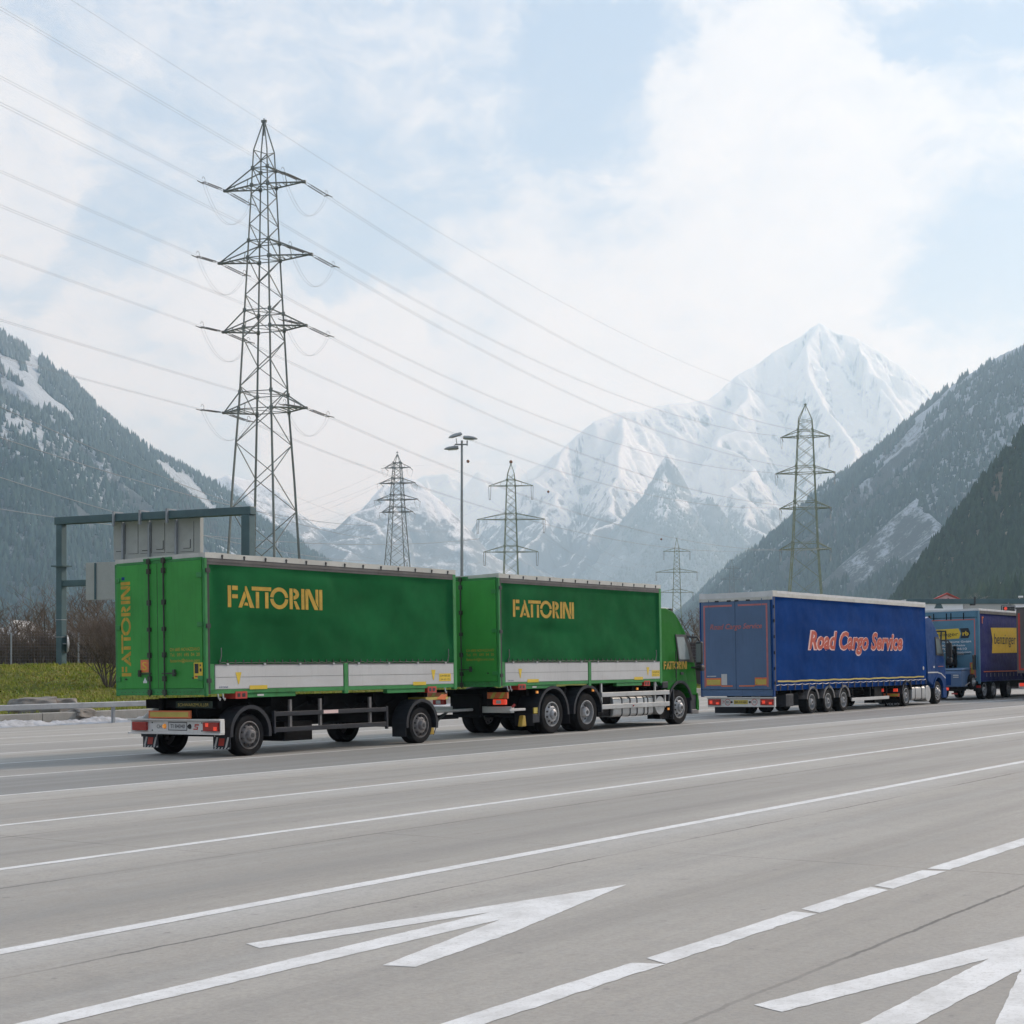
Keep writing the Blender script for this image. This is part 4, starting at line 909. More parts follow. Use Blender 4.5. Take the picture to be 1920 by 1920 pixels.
def wheel(parent, x, yo, r, wd, kind='A', left=False, rr=None, rim=None):
    s = -1 if left else 1; rr = rr or r*.62; z = r-.01
    def P_(pr): return [(a, b2*s) for a, b2 in pr]
    t = MB().lathe(P_([(rr, .05), (rr+.012, .015), (r*.80, .0), (r*.93, .012), (r*.985, .05), (r, .075), (r*.985, wd*.33), (r, wd*.34), (r, wd*.64), (r*.985, wd*.65), (r, wd-.075), (r*.985, wd-.05), (r*.9, wd-.01), (rr, wd-.03)]), (x, yo, z), 'y', 36, closed=True)
    w_ = t.build('wheel', TYRE, parent, smooth=True)
    c = (x, yo, z); q = rr
    if kind == 'A':
        pr = [(q, .045), (q+.008, .012), (q-.012, .008), (q*.93, .05), (q*.90, .10), (q*.80, .085), (q*.70, .02), (q*.60, -.005), (q*.42, -.005), (q*.40, -.05), (q*.30, -.075), (0.001, -.08)]
        hz, hr = .62*q, .055
    else:
        pr = [(q, .045), (q+.008, .012), (q-.012, .008), (q*.93, .06), (q*.90, .16), (q*.80, .175), (q*.62, .15), (q*.46, .15), (q*.44, .04), (q*.34, .0), (0.001, -.005)]
        hz, hr = .66*q, .155
    a = MB().lathe(P_(pr), c, 'y', 30); d = MB(); n = 10
    for k in range(n):
        an = 2*math.pi*k/n+.3; off = (.012 if kind == 'A' else .15)*s
        cx, cz = x+(q*.70)*math.cos(an), z+(q*.70)*math.sin(an)
        hr_ = q*.085; o2 = (.004 if kind == 'A' else .140)*s
        d.tube((cx, yo+o2, cz), (cx, yo+o2+.03*s, cz), hr_, 8)
        cx, cz = x+(q*.5)*math.cos(an+.3), z+(q*.5)*math.sin(an+.3); o3 = (-.012 if kind == 'A' else .138)*s
        a.tube((cx, yo+o3, cz), (cx, yo+o3+.03*s, cz), q*.035, 6)
    d.tube((x, yo-(.082 if kind == 'A' else .012)*s, z), (x, yo+.0, z), q*.17, 12)
    bm_multi('rim', [(a, rim or (RIM if kind == 'B' else RIM)), (d, INK)], w_, smooth=True); return w_
def guard(parent, x, z, ro, y0, y1, a0=-5, a1=185, mat=None, th=.03, name='mudguard'):
    n = 20; poly = arcpoly(x, z, ro, ro-th, a0, a1, n); g = MB()
    for i in range(n):
        j = 2*(n+1)-1-i
        g.prism([poly[i], poly[i+1], poly[j-1], poly[j]], y0, y1, 'y')
    # rolled lip
    lip = arcpoly(x, z, ro+.012, ro-.06, a0, a1, n)
    for i in range(n):
        j = 2*(n+1)-1-i; g.prism([lip[i], lip[i+1], lip[j-1], lip[j]], y0-.012, y0+.012, 'y')
    bm = g.build(name, mat or PLASTIC, parent); return bm
def tarp(name, mat, x0, x1, z0, z1, parent, seed=0, depth=.014, y=0.0, wave=0.0, stay=()):
    """curtain: hanging cloth with shallow diagonal creases, recessed from the plane y"""
    nx = max(30, int((x1-x0)*14)); nz = 40; vs = []
    for j in range(nz+1):
        z = z0+(z1-z0)*j/nz
        for i in range(nx+1):
            x = x0+(x1-x0)*i/nx
            n1 = MN.noise(Vector((x*.55+z*1.3+seed, z*.35-x*.22, seed))); n2 = MN.noise(Vector((x*2.1+z*1.1, z*1.6+seed*3, seed)))
            dy = depth*(1.0+n1*1.1+.45*n2)+wave*.5*(1+math.sin(x*2*math.pi/.56))*max(0, 1-(z-z0)/.35)
            if stay:
                q = math.hypot(max(stay[0]-x, 0, x-stay[1]), max(stay[2]-z, 0, z-stay[3])); dy = dy*sst(q/.35)
            e = min(1, min(x-x0, x1-x)/.10, (z1-z)/.10)
            vs.append((x, y+max(.002, dy*max(0, e)), z))
    g = MB().add(vs, [(j*(nx+1)+i, j*(nx+1)+i+1, (j+1)*(nx+1)+i+1, (j+1)*(nx+1)+i) for j in range(nz) for i in range(nx)])
    return g.build(name, mat, parent, smooth=True)
BOARDLN = paint('board_groove', (.16, .155, .145), .7)
RUSTY = paint('rusty_bar', (.035, .045, .03), .7, var=.3, dirt=.8, dcol=(.07, .03, .02), scale=4)
CHOCK = paint('chock_yellow', (.38, .25, .04), .7, var=.3, dirt=.6)
SEAM = paint('seam_dark', (.015, .03, .018), .7)

# ------------------------------------------------------------------ the green swap-body boxes
def swapbody(root, X0, LB, first):
    f = onside(-.004); rf = onrear(X0-.036)
    MB().box(X0+.03, X0+LB-.01, .13, 2.42, 1.20, 3.74).build('cargo_box', GREEN_FRAME, root)
    # roof tarpaulin, sagging between the bows, edge strip with studs
    vs = []; nx, ny = 60, 8
    for i in range(nx+1):
        for j in range(ny+1):
            x = X0+(LB)*i/nx; y = -.012+2.572*j/ny
            vs.append((x, y, 3.835+.012*MN.noise(Vector((x*1.5, y*2, X0)))-.02*math.sin(math.pi*j/ny)*abs(math.sin(x*5.6))))
    bot = [(v[0], v[1], 3.735) for v in vs]; n = len(vs)
    fs = [(i*(ny+1)+j, (i+1)*(ny+1)+j, (i+1)*(ny+1)+j+1, i*(ny+1)+j+1) for i in range(nx) for j in range(ny)]
    fs += [(i*(ny+1), i*(ny+1)+n, (i+1)*(ny+1)+n, (i+1)*(ny+1)) for i in range(nx)]+[(i*(ny+1)+ny, (i+1)*(ny+1)+ny, (i+1)*(ny+1)+n+ny, i*(ny+1)+n+ny) for i in range(nx)]
    fs += [(j, j+1, j+1+n, j+n) for j in range(ny)]+[(nx*(ny+1)+j+1, nx*(ny+1)+j, nx*(ny+1)+j+n, nx*(ny+1)+j+1+n) for j in range(ny)]
    rt = MB().add(vs+bot, fs).build('roof', ROOFC, root, smooth=True)
    g = MB()
    for i in range(13): x = X0+.42+i*(LB-.7)/12; g.lathe([(.0005, -.012), (.022, -.012), (.028, .0)], (x, -.014, 3.785), 'y', 8).box(x-.02, x+.02, -.016, -.012, 3.735, 3.77)
    g.build('stud', INK, rt)
    MB().box(X0+.03, X0+LB-.09, -.006, .05, 3.615, 3.735).box(X0+.06, X0+LB-.12, -.012, -.005, 3.66, 3.70).build('top_rail', RAILG, root, bevel=.006)
    MB().box(X0+.03, X0+LB-.09, 2.50, 2.556, 3.615, 3.735).build('top_rail', RAILG, root, bevel=.006)
    # corner posts
    MB().box(X0+LB-.10, X0+LB+.01, -.010, .09, 1.16, 3.735).build('corner_post', GREEN_FRAME, root, bevel=.01)
    MB().box(X0+LB-.10, X0+LB+.01, 2.46, 2.556, 1.16, 3.735).build('corner_post', GREEN_FRAME, root, bevel=.01)
    MB().box(X0-.02, X0+.045, -.008, .06, 1.17, 3.735).build('corner_post', GREEN_FRAME, root, bevel=.01)
    MB().box(X0-.02, X0+.045, 2.49, 2.556, 1.17, 3.735).build('corner_post', GREEN_FRAME, root, bevel=.01)
    g = MB().box(X0+.046, X0+.095, -.002, .05, 1.20, 3.615)
    g.build('hinge_column', INK, root)
    for xa, xb in ((.10, .20), (LB-.14, LB-.102)): MB().box(X0+xa, X0+xb, .0, .05, 1.22, 1.76).build('board_stop', GREEN_FRAME, root)
    for z in (3.5, 2.47, 1.45): MB().box(X0+.0, X0+.10, -.03, -.009, z-.04, z+.04).build('flank_hinge', INK, root)
    # front wall
    MB().box(X0+LB+.0, X0+LB+.03, .09, 2.46, 1.2, 3.7).build('front_wall', GREEN, root, bevel=.01)
    # doors and their gear
    for k, (y0, y1) in enumerate(((.07, 1.292), (1.306, 2.48))):
        g = MB().box(X0-.034, X0+.02, y0, y1, 1.31, 3.70)
        d = g.build('door', GREEN, root, bevel=.008)
        g = MB()
        for i in range(18):
            yy = y0+.05+(y1-y0-.1)*i/17; g.box(X0-.037, X0-.034, yy, yy+.004, 1.34, 3.66)
        yb = 1.09 if k == 0 else 1.51
        g = MB().tube((X0-.062, yb, 1.16), (X0-.062, yb, 3.80), .017, 8)
        for z in (3.74, 3.55, 2.95, 2.45, 1.95, 1.50, 1.24): g.box(X0-.088, X0-.034, yb-.04, yb+.04, z-.05, z+.05 if z not in (2.45,) else z+.03)
        g.build('lock_bar', RUSTY, d, bevel=.004)
        g = MB(); yh = .80 if k == 0 else 1.78
        g.box(X0-.082, X0-.062, min(yb, yh)-.06, max(yb, yh)+.06, 1.585, 1.61).box(X0-.10, X0-.05, yh-.02, yh+.03, 1.54, 1.67); g.build('lock_handle', RUSTY, d, bevel=.004)
        ys = .045 if k == 0 else 2.505
        for z in (3.42, 2.50, 1.50): MB().box(X0-.06, X0-.02, min(ys, ys+(.13 if k == 0 else -.13)), max(ys, ys+(.13 if k == 0 else -.13)), z-.045, z+.045).build('hinge', GREEN_FRAME, d, bevel=.006)
        if k == 0:
            for i, (s_, v0) in enumerate((('CH 6883 NOVAZZANO', 2.015), ('Tel.  091  695  04  20', 1.915), ('fattorini@ticino.com', 1.805))):
                text_on(d, s_, rf, -.955, v0, .062, YEL, .82)
            if first:
                decal(d, rf, -.30, -.06, 1.49, 1.79, YELB); decal(d, onrear(X0-.038), -.275, -.17, 1.59, 1.77, INK); decal(d, onrear(X0-.038), -.14, -.09, 1.62, 1.68, INK); decal(d, onrear(X0-.038), -.27, -.09, 1.515, 1.545, RED)
                decal(d, onrear(X0-.038), -.14, -.10, 1.72, 1.755, INK)
            MB().box(X0-.05, X0-.034, .30, .34, 1.49, 1.52).build('bolt', INK, d)
        else:
            stencil_on(d, rf, -2.08, 1.555, 1.83, .275, rot=True)
            decal(d, rf, -1.80, -1.545, 1.625, 1.865, RED if not first else REFO); text_on(d, 'S', onrear(X0-.040), -1.745, 1.665, .165, YELB, .13)
            decal(d, rf, -2.33, -2.24, 3.42, 3.48, CAB_BLUE)
            decal(d, rf, -1.73, -1.62, 1.42, 1.46, WHT); g = MB().add([rf(-1.735, 1.43), rf(-1.615, 1.43), rf(-1.675, 1.53)], [(0, 1, 2)]); g.build('sticker', WHT, d, rec=False)
            MB().box(X0-.05, X0-.034, 2.20, 2.25, 1.48, 1.51).build('bolt', INK, d)
    MB().box(X0-.028, X0+.02, 1.292, 1.306, 1.31, 3.70).build('door_seal', INK, root)
    # header and sill
    MB().box(X0-.03, X0+.05, .06, 2.49, 3.702, 3.752).box(X0-.05, X0+.06, .90, 1.68, 3.752, 3.80).build('header', GREEN_FRAME, root, bevel=.006)
    g = MB().box(X0-.03, X0+.05, .02, 2.53, 1.185, 1.305); h = MB()
    for i in range(22):
        yy = .15+i*.105; h.box(X0-.034, X0-.029, yy, yy+.022, 1.235, 1.25)
    bm_multi('sill', [(g, GREEN_FRAME), (h, INK)], root)
    # curtain
    cu = tarp('curtain', TARP_G, X0+.10, X0+LB-.10, 1.765, 3.62, root, seed=X0+2, depth=.034, stay=(X0+.5, X0+3.2, 2.8, 3.3))
    stencil_on(cu, f, X0+.555, 2.83, 2.57, .41)
    g = MB(); n = 34
    for i in range(n):
        x = X0+.32+i*(LB-.62)/(n-1); g.box(x-.012, x+.012, -.010, .004, 1.785, 1.835)
    g.build('eyelet', INK, cu)
    pts = []
    for i in range(n*2): pts.append((X0+.32+i*(LB-.62)/(n*2-1), -.012, 1.775+(.012 if i % 2 else -.006)))
    MB().path(pts, .006, 4).build('lacing_rope', RAILG, cu)
    for x in (X0+.34, X0+LB-.32): MB().path([(x, -.006, 1.80), (x+.02, -.02, 1.9), (x+.03, -.012, 2.02), (x+.035, -.004, 2.06)], .011, 5).build('strap_end', BOARDLN, cu)
    tarp('curtain', TARP_G, X0+.10, X0+LB-.10, 1.2, 3.62, root, seed=9, depth=-.012, y=2.53)
    # drop boards
    bd = []
    for x0, x1 in ((X0+.215, X0+.215+3.50), (X0+.215+3.655, X0+LB-.11)):
        o = MB().box(x0, x1, -.006, .05, 1.285, 1.735).build('side_board', BOARD, root, bevel=.008); bd.append(o)
        MB().box(x0+.01, x1-.01, -.0085, -.006, 1.505, 1.512).box(x0, x1, -.012, .0, 1.735, 1.752).build('groove', BOARDLN, o)
        g = MB()
        for i in range(4): x = x0+.3+i*(x1-x0-.6)/3; g.box(x-.025, x+.025, -.03, -.006, 1.735, 1.768)
        g.build('catch', ALU, o)
    b1, b2 = bd; fb_ = onside(-.010)
    def tri(p, x): MB().add([fb_(x-.075, 1.60), fb_(x+.075, 1.60), fb_(x+.012, 1.375), fb_(x-.012, 1.375)], [(0, 1, 2, 3)]).build('arrow_sticker', YELB, p, rec=False)
    tri(b1, X0+.80); tri(b2, X0+6.62)
    text_on(b1, 'KRONE', fb_, X0+.31, 1.305, .035, CAB_BLUE, .22)
    decal(b1, onside(-.012), X0+1.08, X0+1.55, 1.27, 1.345, YELB, 'fork_mark'); decal(b2, onside(-.012), X0+5.92, X0+6.36, 1.27, 1.345, YELB, 'fork_mark')
    pl = decal(b2, fb_, X0+6.82, X0+7.23, 1.345, 1.515, YELB, 'code_plate'); text_on(b2, 'CH 60-20', onside(-.0125), X0+6.85, 1.445, .045, INK, .34); text_on(b2, '34 62 19', onside(-.0125), X0+6.87, 1.37, .035, INK, .30)
    MB().box(X0+3.735, X0+3.85, -.014, .06, 1.14, 1.76).build('centre_post', GREEN_FRAME, root, bevel=.008)
    MB().box(X0+.10, X0+LB, .0, .12, 1.20, 1.283).box(X0+.10, X0+LB, 2.40, 2.53, 1.20, 1.283).build('bottom_rail', GREEN_FRAME, root, bevel=.006)
    for x0, x1 in ((1.05, 2.35), (5.10, 6.35)): MB().box(X0+x0, X0+x1, .02, .14, 1.115, 1.198).build('fork_pocket', GREEN_FRAME, root, bevel=.006)
    for x in (.72, 6.42):
        g = MB().box(X0+x, X0+x+.30, -.008, .30, 1.10, 1.235); h = MB().box(X0+x+.05, X0+x+.12, -.012, -.008, 1.13, 1.20).box(X0+x+.17, X0+x+.25, -.012, -.008, 1.13, 1.20)
        bm_multi('corner_fitting', [(g, RED), (h, INK)], root)
    for x in (.28, .40, 7.02):
        MB().path([(X0+x, .0, 1.20), (X0+x, -.02, 1.12), (X0+x+.03, -.02, 1.08), (X0+x+.05, -.01, 1.12)], .014, 5).build('rope_hook', ALU, root)
    decal(root, onside(-.014), X0+1.28, X0+1.45, 1.14, 1.175, BOARD, 'sticker')

# ------------------------------------------------------------------ green drawbar trailer
TH_G = 36.38
tr = vroot('drawbar_trailer', -5.642, 28.16, TH_G, 'rear green trailer with curtain sides and white drop boards, nearest to the viewer', 'trailer')
swapbody(tr, 0.0, 7.45, True)
# chassis
g = MB().box(.42, 7.0, .72, .84, .74, 1.12).box(.42, 7.0, 1.72, 1.84, .74, 1.12)
for x in (.5, 1.9, 3.4, 4.9, 6.6): g.box(x, x+.12, .25, 2.30, .92, 1.10)
g.box(.9, 1.6, .86, 1.70, .60, 1.0).box(5.5, 6.9, .86, 1.70, .62, 1.0).box(2.3, 3.1, .30, 1.2, .22, .60).box(3.3, 4.6, .9, 1.70, .55, .95)
g.build('chassis', BLACK, tr, bevel=.01)
MB().box(.7, 6.9, .9, 1.66, .50, .74).build('underside_fill', BLACK, tr)  # plain dark filler box, added to block light beneath the trailer
for k in range(5): MB().path([(1.5+k*.9, .5, 1.0), (1.8+k*.9, .48, .78+.03*(k % 2)), (2.3+k*.9, .52, .98)], .018, 5).build('air_line', BLACK, tr)
for x in (1.11, 6.22):
    MB().tube((x, .25, .42), (x, 2.30, .42), .07, 10).box(x-.35, x+.35, .55, .68, .40, .52).box(x-.35, x+.35, 1.88, 2.01, .40, .52).build('axle', BLACK, tr)
    wheel(tr, x, .03, .405, .36, 'A', rr=.262, rim=RIMD); wheel(tr, x, 2.52, .405, .36, 'A', True, rr=.262, rim=RIMD)
    guard(tr, x, .43, .53, .0, .42, -8 if x < 3 else -12, 188 if x > 3 else 186); guard(tr, x, .43, .53, 2.13, 2.55, -8, 188)
MB().lathe([(.001, .0), (.55, .0), (.55, .06), (.001, .06)], (6.22, 1.27, 1.02), 'z', 24).build('turntable', BLACK, tr)
# side guards
for y0, y1 in ((.0, .035), (2.515, 2.55)):
    MB().box(1.76, 5.06, y0, y1, .73, .82).build('guard_rail', PLASTIC, tr, bevel=.008); MB().box(1.76, 5.06, y0, y1, .42, .515).build('guard_rail', PLASTIC, tr, bevel=.008)
    MB().box(1.73, 1.78, y0-.004, y1+.02, .40, .84).box(5.04, 5.10, y0-.004, y1+.02, .36, .84).build('guard_end', PLASTIC, tr, bevel=.008)
    for x in (2.2, 3.05, 4.55): MB().box(x, x+.06, y0+.036 if y0 < 1 else y0-.04, y1+.05 if y0 < 1 else y0-.001, .42, 1.05).build('guard_stay', RIMD, tr)
decal(tr, onside(-.004), 3.12, 3.55, .745, .812, PINK, 'worn_patch')
# rear end
g = MB().box(.35, .40, -.03, 2.57, .455, .70).box(.27, .40, -.04, 2.58, .695, .725).box(.27, .40, -.04, 2.58, .430, .458).box(.29, .40, -.045, -.03, .458, .695)
bu = g.build('rear_bumper', WHITE, tr, bevel=.006)
for y0, y1, lit in ((.03, .44, True), (2.06, 2.47, False)):
    lampb = MB().box(.285, .35, y0, y1, .495, .665).build('tail_light', TAIL, bu, bevel=.012)
MB().box(.280, .286, .05, .14, .51, .58).box(.280, .286, .28, .36, .58, .65).build('lit_lamp', TAILON, bu)
pr = onrear(.344); decal(bu, pr, -1.46, -.95, .515, .650, BOARD, 'number_plate'); text_on(bu, 'TI 84040', onrear(.340), -1.405, .545, .078, INK, .41)
decal(bu, onrear(.3455), -1.475, -.935, .50, .665, INK, 'plate_frame')
text_on(bu, 'CH', pr, -1.80, .54, .075, INK, .13)
for y, mt in ((1.575, AMBER), (.86, INK)): MB().lathe([(.001, -.03), (.035, -.03), (.05, .0)], (.345, y, .58), 'x', 12).build('round_lamp', mt, bu, smooth=True)
MB().add([onrear(.344)(a, b2) for a, b2 in ((-.76, .52), (-.64, .52), (-.625, .575), (-.70, .58), (-.695, .60), (-.60, .60), (-.60, .625), (-.72, .625), (-.73, .565), (-.655, .562), (-.66, .542), (-.76, .542))], [tuple(range(12))]).build('emblem', RED, bu, rec=False)
for y, z in ((1.93, .65), (1.93, .50), (.52, .65), (.52, .50)): MB().lathe([(.001, -.008), (.014, -.008), (.014, 0)], (.346, y, z), 'x', 8).build('bolt', INK, bu)
pm = MB().box(.26, .30, .75, 1.94, .735, .885).build('marker_board', REFO, tr, bevel=.004); decal(pm, onrear(.257), -1.89, -.80, .765, .855, REFY, 'reflector')
MB().box(.30, .44, 1.0, 1.12, .73, .86).box(.30, .44, 1.7, 1.82, .73, .86).build('board_bracket', BLACK, tr)
MB().box(.34, .40, .28, 1.24, .93, 1.06).build('name_plate', SEAM, tr); text_on(tr, 'SCHWARZMÜLLER', onrear(.335), -1.18, .965, .06, REFY, .86, .1)
for k, (y0, y1) in enumerate(((.03, .50), (2.07, 2.52))):
    fl = MB().box(.60, .615, y0, y1, .145, .43).build('mud_flap', PLASTIC, tr, bevel=.004); g = MB(); ff = onrear(.597)
    for i in range(5):
        u = -y1+.03+i*.09; g.add([ff(u, .38), ff(u+.045, .38), ff(u+.07, .425), ff(u+.03, .425)], [(0, 1, 2, 3)]); g.add([ff(u, .15), ff(u+.045, .15), ff(u+.07, .18), ff(u+.03, .18)], [(0, 1, 2, 3)])
    g.add([ff(-y1+.03, .18), ff(-y1+.08, .18), ff(-y1+.15, .38), ff(-y1+.10, .38)], [(0, 1, 2, 3)]); g.add([ff(-y0-.14, .18), ff(-y0-.09, .18), ff(-y0-.02, .38), ff(-y0-.07, .38)], [(0, 1, 2, 3)])
    g.build('flap_print', BOARD, fl, rec=False); MB().add([ff(-(y0+y1)/2+a, .28+b2) for a, b2 in ((-.09, -.07), (.06, -.07), (.09, .07), (-.06, .07))], [(0, 1, 2, 3)]).build('flap_emblem', RED, fl, rec=False)
MB().box(5.70, 5.715, .03, .42, .16, .42).build('mud_flap', PLASTIC, tr, bevel=.004)
MB().tube((.5, 2.45, .6), (1.0, 2.2, 1.05), .10, 10).build('air_hose_guard', WHITE, tr)
MB().box(6.75, 7.55, 1.05, 1.5, .42, .60).build('drawbar_head', BLACK, tr, bevel=.02)
MB().box(6.5, 8.9, 1.10, 1.36, .44, .54).build('drawbar', BLACK, tr, bevel=.015)
MB().tube((6.9, .95, .64), (9.35, 1.05, .64), .035, 10).build('drawbar_stay', ALU, tr)
MB().box(6.35, 7.12, -.0, .5, .94, 1.0).build('turn_beam', REFY, tr); MB().add([(6.72, -.006, .955), (7.02, -.006, .93), (7.10, -.006, 1.05), (6.9, -.006, 1.06)], [(0, 1, 2, 3)]).build('striped_marker', REFO, tr, rec=False)
MB().box(6.78, 6.94, .25, .40, .16, .33).build('wheel_chock', CHOCK, tr, bevel=.02)
for k in range(4): MB().path([(7.3+.05*k, .9+.1*k, .72), (7.45, .85+.1*k, .35-.05*k), (7.7+.05*k, .9+.1*k, .12+.08*k), (8.0, 1.0+.08*k, .42), (8.6, 1.1, .66)], .012, 5).build('air_line', INK, tr)
g = MB().box(7.02, 7.10, .6, 1.0, .6, 1.15); g.build('hose_stand', ALU, tr)

# ------------------------------------------------------------------ green lorry
tk = vroot('lorry', -5.642, 28.16, TH_G, 'green rigid lorry with curtain-sided box and green cab, pulling the green trailer', 'lorry')
swapbody(tk, 9.07, 7.36, False)
g = MB().box(9.5, 18.0, .72, .84, .72, 1.12).box(9.5, 18.0, 1.72, 1.84, .72, 1.12)
for x in (9.6, 10.4, 12.0, 13.6, 15.2, 16.6): g.box(x, x+.12, .2, 2.35, .95, 1.12)
g.box(10.5, 13.3, .86, 1.70, .45, 1.0).box(13.4, 14.0, .12, .8, .35, .95).box(14.2, 16.4, 1.8, 2.4, .35, .9).box(13.4, 17.0, .86, 1.7, .6, 1.1).box(16.45, 16.95, .10, .5, .18, .40)
g.build('chassis', BLACK, tk, bevel=.01)
for x, kd in ((11.24, 'A'), (12.78, 'B')):
    MB().tube((x, .25, .49), (x, 2.30, .49), .10, 10).build('axle', BLACK, tk)
    wheel(tk, x, .03, .49, .30, kd, rr=.295); wheel(tk, x, 2.52, .49, .30, kd, True, rr=.295)
    wheel(tk, x, .36, .485, .29, 'B', rr=.295); wheel(tk, x, 2.19, .485, .29, 'B', True, rr=.295)
    guard(tk, x, .50, .66, .0, .62, -4, 184); guard(tk, x, .50, .66, 1.93, 2.55, -4, 184)
    MB().box(x-.80, x-.785, .03, .60, .22, .52).build('mud_flap', PLASTIC, tk, bevel=.004)
MB().box(10.36, 10.64, -.006, .04, .30, .50).build('mud_flap', PLASTIC, tk, bevel=.01)
wheel(tk, 17.45, .05, .485, .32, 'A', rr=.295); wheel(tk, 17.45, 2.50, .485, .32, 'A', True, rr=.295)
for z0, z1 in ((.845, .965), (.53, .655)):
    MB().box(13.40, 16.80, -.02, .02, z0, z1).build('guard_rail', ALU, tk, bevel=.01)
for x in (13.42, 16.08, 16.60): MB().box(x, x+.06, .022, .06, .5, 1.2 if x < 16.5 else .98).build('guard_stay', ALU, tk)
def tank(parent, x0, x1, y0, y1, z0, z1, straps, name='fuel_tank'):
    rr = .10; poly = []
    for cx, cz, a0 in ((y1-rr, z1-rr, 0), (y0+rr, z1-rr, 90), (y0+rr, z0+rr, 180), (y1-rr, z0+rr, 270)):
        for k in range(6): a = R(a0+k*18); poly.append((cx+rr*math.cos(a), cz+rr*math.sin(a)))
    t = MB().prism(poly, x0, x1, 'x').build(name, ALU, parent, smooth=True, bevel=.015)
    for x in straps: MB().prism([((a-(y0+y1)/2)*1.03+(y0+y1)/2, (b2-(z0+z1)/2)*1.03+(z0+z1)/2) for a, b2 in poly], x, x+.04, 'x').build('strap', PLASTIC, t)
    return t
tank(tk, 14.05, 16.05, .06, .66, .31, .83, (14.45, 14.85, 15.2, 15.55, 15.75))
MB().tube((16.38, .04, .56), (16.38, .7, .56), .25, 24).build('air_tank', ALU, tk, smooth=True, bevel=.01)
MB().lathe([(.001, -.02), (.02, -.02), (.02, 0)], (14.9, -.022, .59), 'y', 8).build('marker_dot', RED, tk)
for x in (10.53, 12.98, 15.12, 16.72): MB().box(x, x+.07, -.01, .02, 1.0 if x < 16.5 else .42, 1.06 if x < 16.5 else .48).build('side_lamp', AMBER, tk)
# rear of the lorry
g = MB().box(9.50, 9.62, .0, 2.55, .56, .71).box(9.42, 10.05, -.02, .10, .60, .66); g.build('rear_bumper', BOARD, tk, bevel=.01)
MB().box(9.40, 9.52, .86, 1.7, .45, 1.0).build('coupling', BLACK, tk, bevel=.02)
for y0, y1 in ((.06, .66), (1.9, 2.5)):
    o = MB().box(9.44, 9.48, y0, y1, .90, 1.05).build('marker_board', REFO, tk); g = MB(); ff = onrear(9.437)
    for i in range(2): u = -y1+.08+i*.26; g.add([ff(u, .905), ff(u+.10, .905), ff(u+.20, 1.045), ff(u+.10, 1.045)], [(0, 1, 2, 3)])
    g.build('stripe', REFY, o, rec=False)
    t = MB().box(9.42, 9.50, y0+.05, y1-.17, .755, .885).build('tail_light', TAILON if y0 < 1 else TAIL, tk, bevel=.02)
    MB().box(9.414, 9.42, y0+.18, y1-.28, .78, .86).build('clear_lens', BOARD, t)
MB().tube((9.5, -.03, .70), (9.56, -.06, .76), .03, 8).build('corner_lamp', TAIL, tk)
MB().prism([(9.98, .22), (10.18, .22), (10.14, .48), (10.05, .48)], .05, .18, 'y').build('wheel_chock', CHOCK, tk, bevel=.02)
MB().box(10.42, 10.58, -.0, .03, .52, .66).build('reflector', REFY, tk)

def cab(root, mat, prof, y0, y1, win, glassfront, trim, taper=.10):
    """profile in x, z swept across; flanks lean in slightly towards the roof, corners rounded"""
    zs = [p[1] for p in prof]; zt = max(zs)
    g = MB(); n = len(prof)
    def q(p, side, yy):
        k = max(0, (p[1]-2.0)/(zt-2.0))*taper
        return (p[0], yy+(k if side == 0 else -k), p[1])
    g.add([q(p, 0, y0) for p in prof]+[q(p, 1, y1) for p in prof], [tuple(range(n)), tuple(range(2*n-1, n-1, -1))]+[(i, i+n, (i+1) % n+n, (i+1) % n) for i in range(n)])
    c = g.build('cab', mat, root, bevel=.055); c.modifiers['bevel'].segments = 3; c.modifiers['bevel'].angle_limit = R(50)
    return c
def flankglass(parent, pts, y, yl, mat, name, taper=.10, zt=3.22, d=.004):
    for side in (0, 1):
        yy = y if side == 0 else yl; sg = 1 if side == 0 else -1; g = MB()
        k = lambda z: max(0, (z-2.0)/(zt-2.0))*taper
        g.add([(a, yy+sg*(k(b2))-sg*d, b2) for a, b2 in pts]+[(a, yy+sg*(k(b2))+sg*.02, b2) for a, b2 in pts], [tuple(range(len(pts)))]+[(i, i+len(pts), (i+1) % len(pts)+len(pts), (i+1) % len(pts)) for i in range(len(pts))])
        g.build(name, mat, parent)
arch = [(17.45+.62*math.cos(R(a)), .52+.62*math.sin(R(a))) for a in (18, 35, 52, 70, 90, 108, 126, 140)]
prof = [(16.47, 1.10), (16.47, 3.22), (16.95, 3.22), (17.30, 3.14), (17.46, 3.05), (17.86, 2.62), (18.06, 2.30), (18.34, 1.66), (18.42, 1.15), (18.42, .80), (18.06, .80)]+arch+[(16.62, 1.06)]
cb = cab(tk, CAB_GREEN, prof, .04, 2.50, None, None, None)
flankglass(cb, [(17.33, 2.50), (17.90, 2.50), (18.10, 2.20), (18.26, 1.72), (17.42, 1.74)], .04, 2.50, INK, 'window_surround', d=.006)
flankglass(cb, [(17.38, 2.43), (17.78, 2.43), (17.94, 2.10), (18.02, 1.80), (17.46, 1.81)], .04, 2.50, GLASS, 'side_window', d=.010)
w1 = MB(); a, b_ = Vector((17.93, 0, 2.56)), Vector((18.355, 0, 1.70)); nn_ = Vector((.86, 0, .42)).normalized()*.012
w1.add([(a.x+.03, .16, a.z), (a.x+.03, 2.38, a.z), (b_.x+.03, 2.44, b_.z), (b_.x+.03, .10, b_.z)], [(0, 1, 2, 3)]); w1.build('windscreen', GLASS, cb, rec=False)
g = MB()
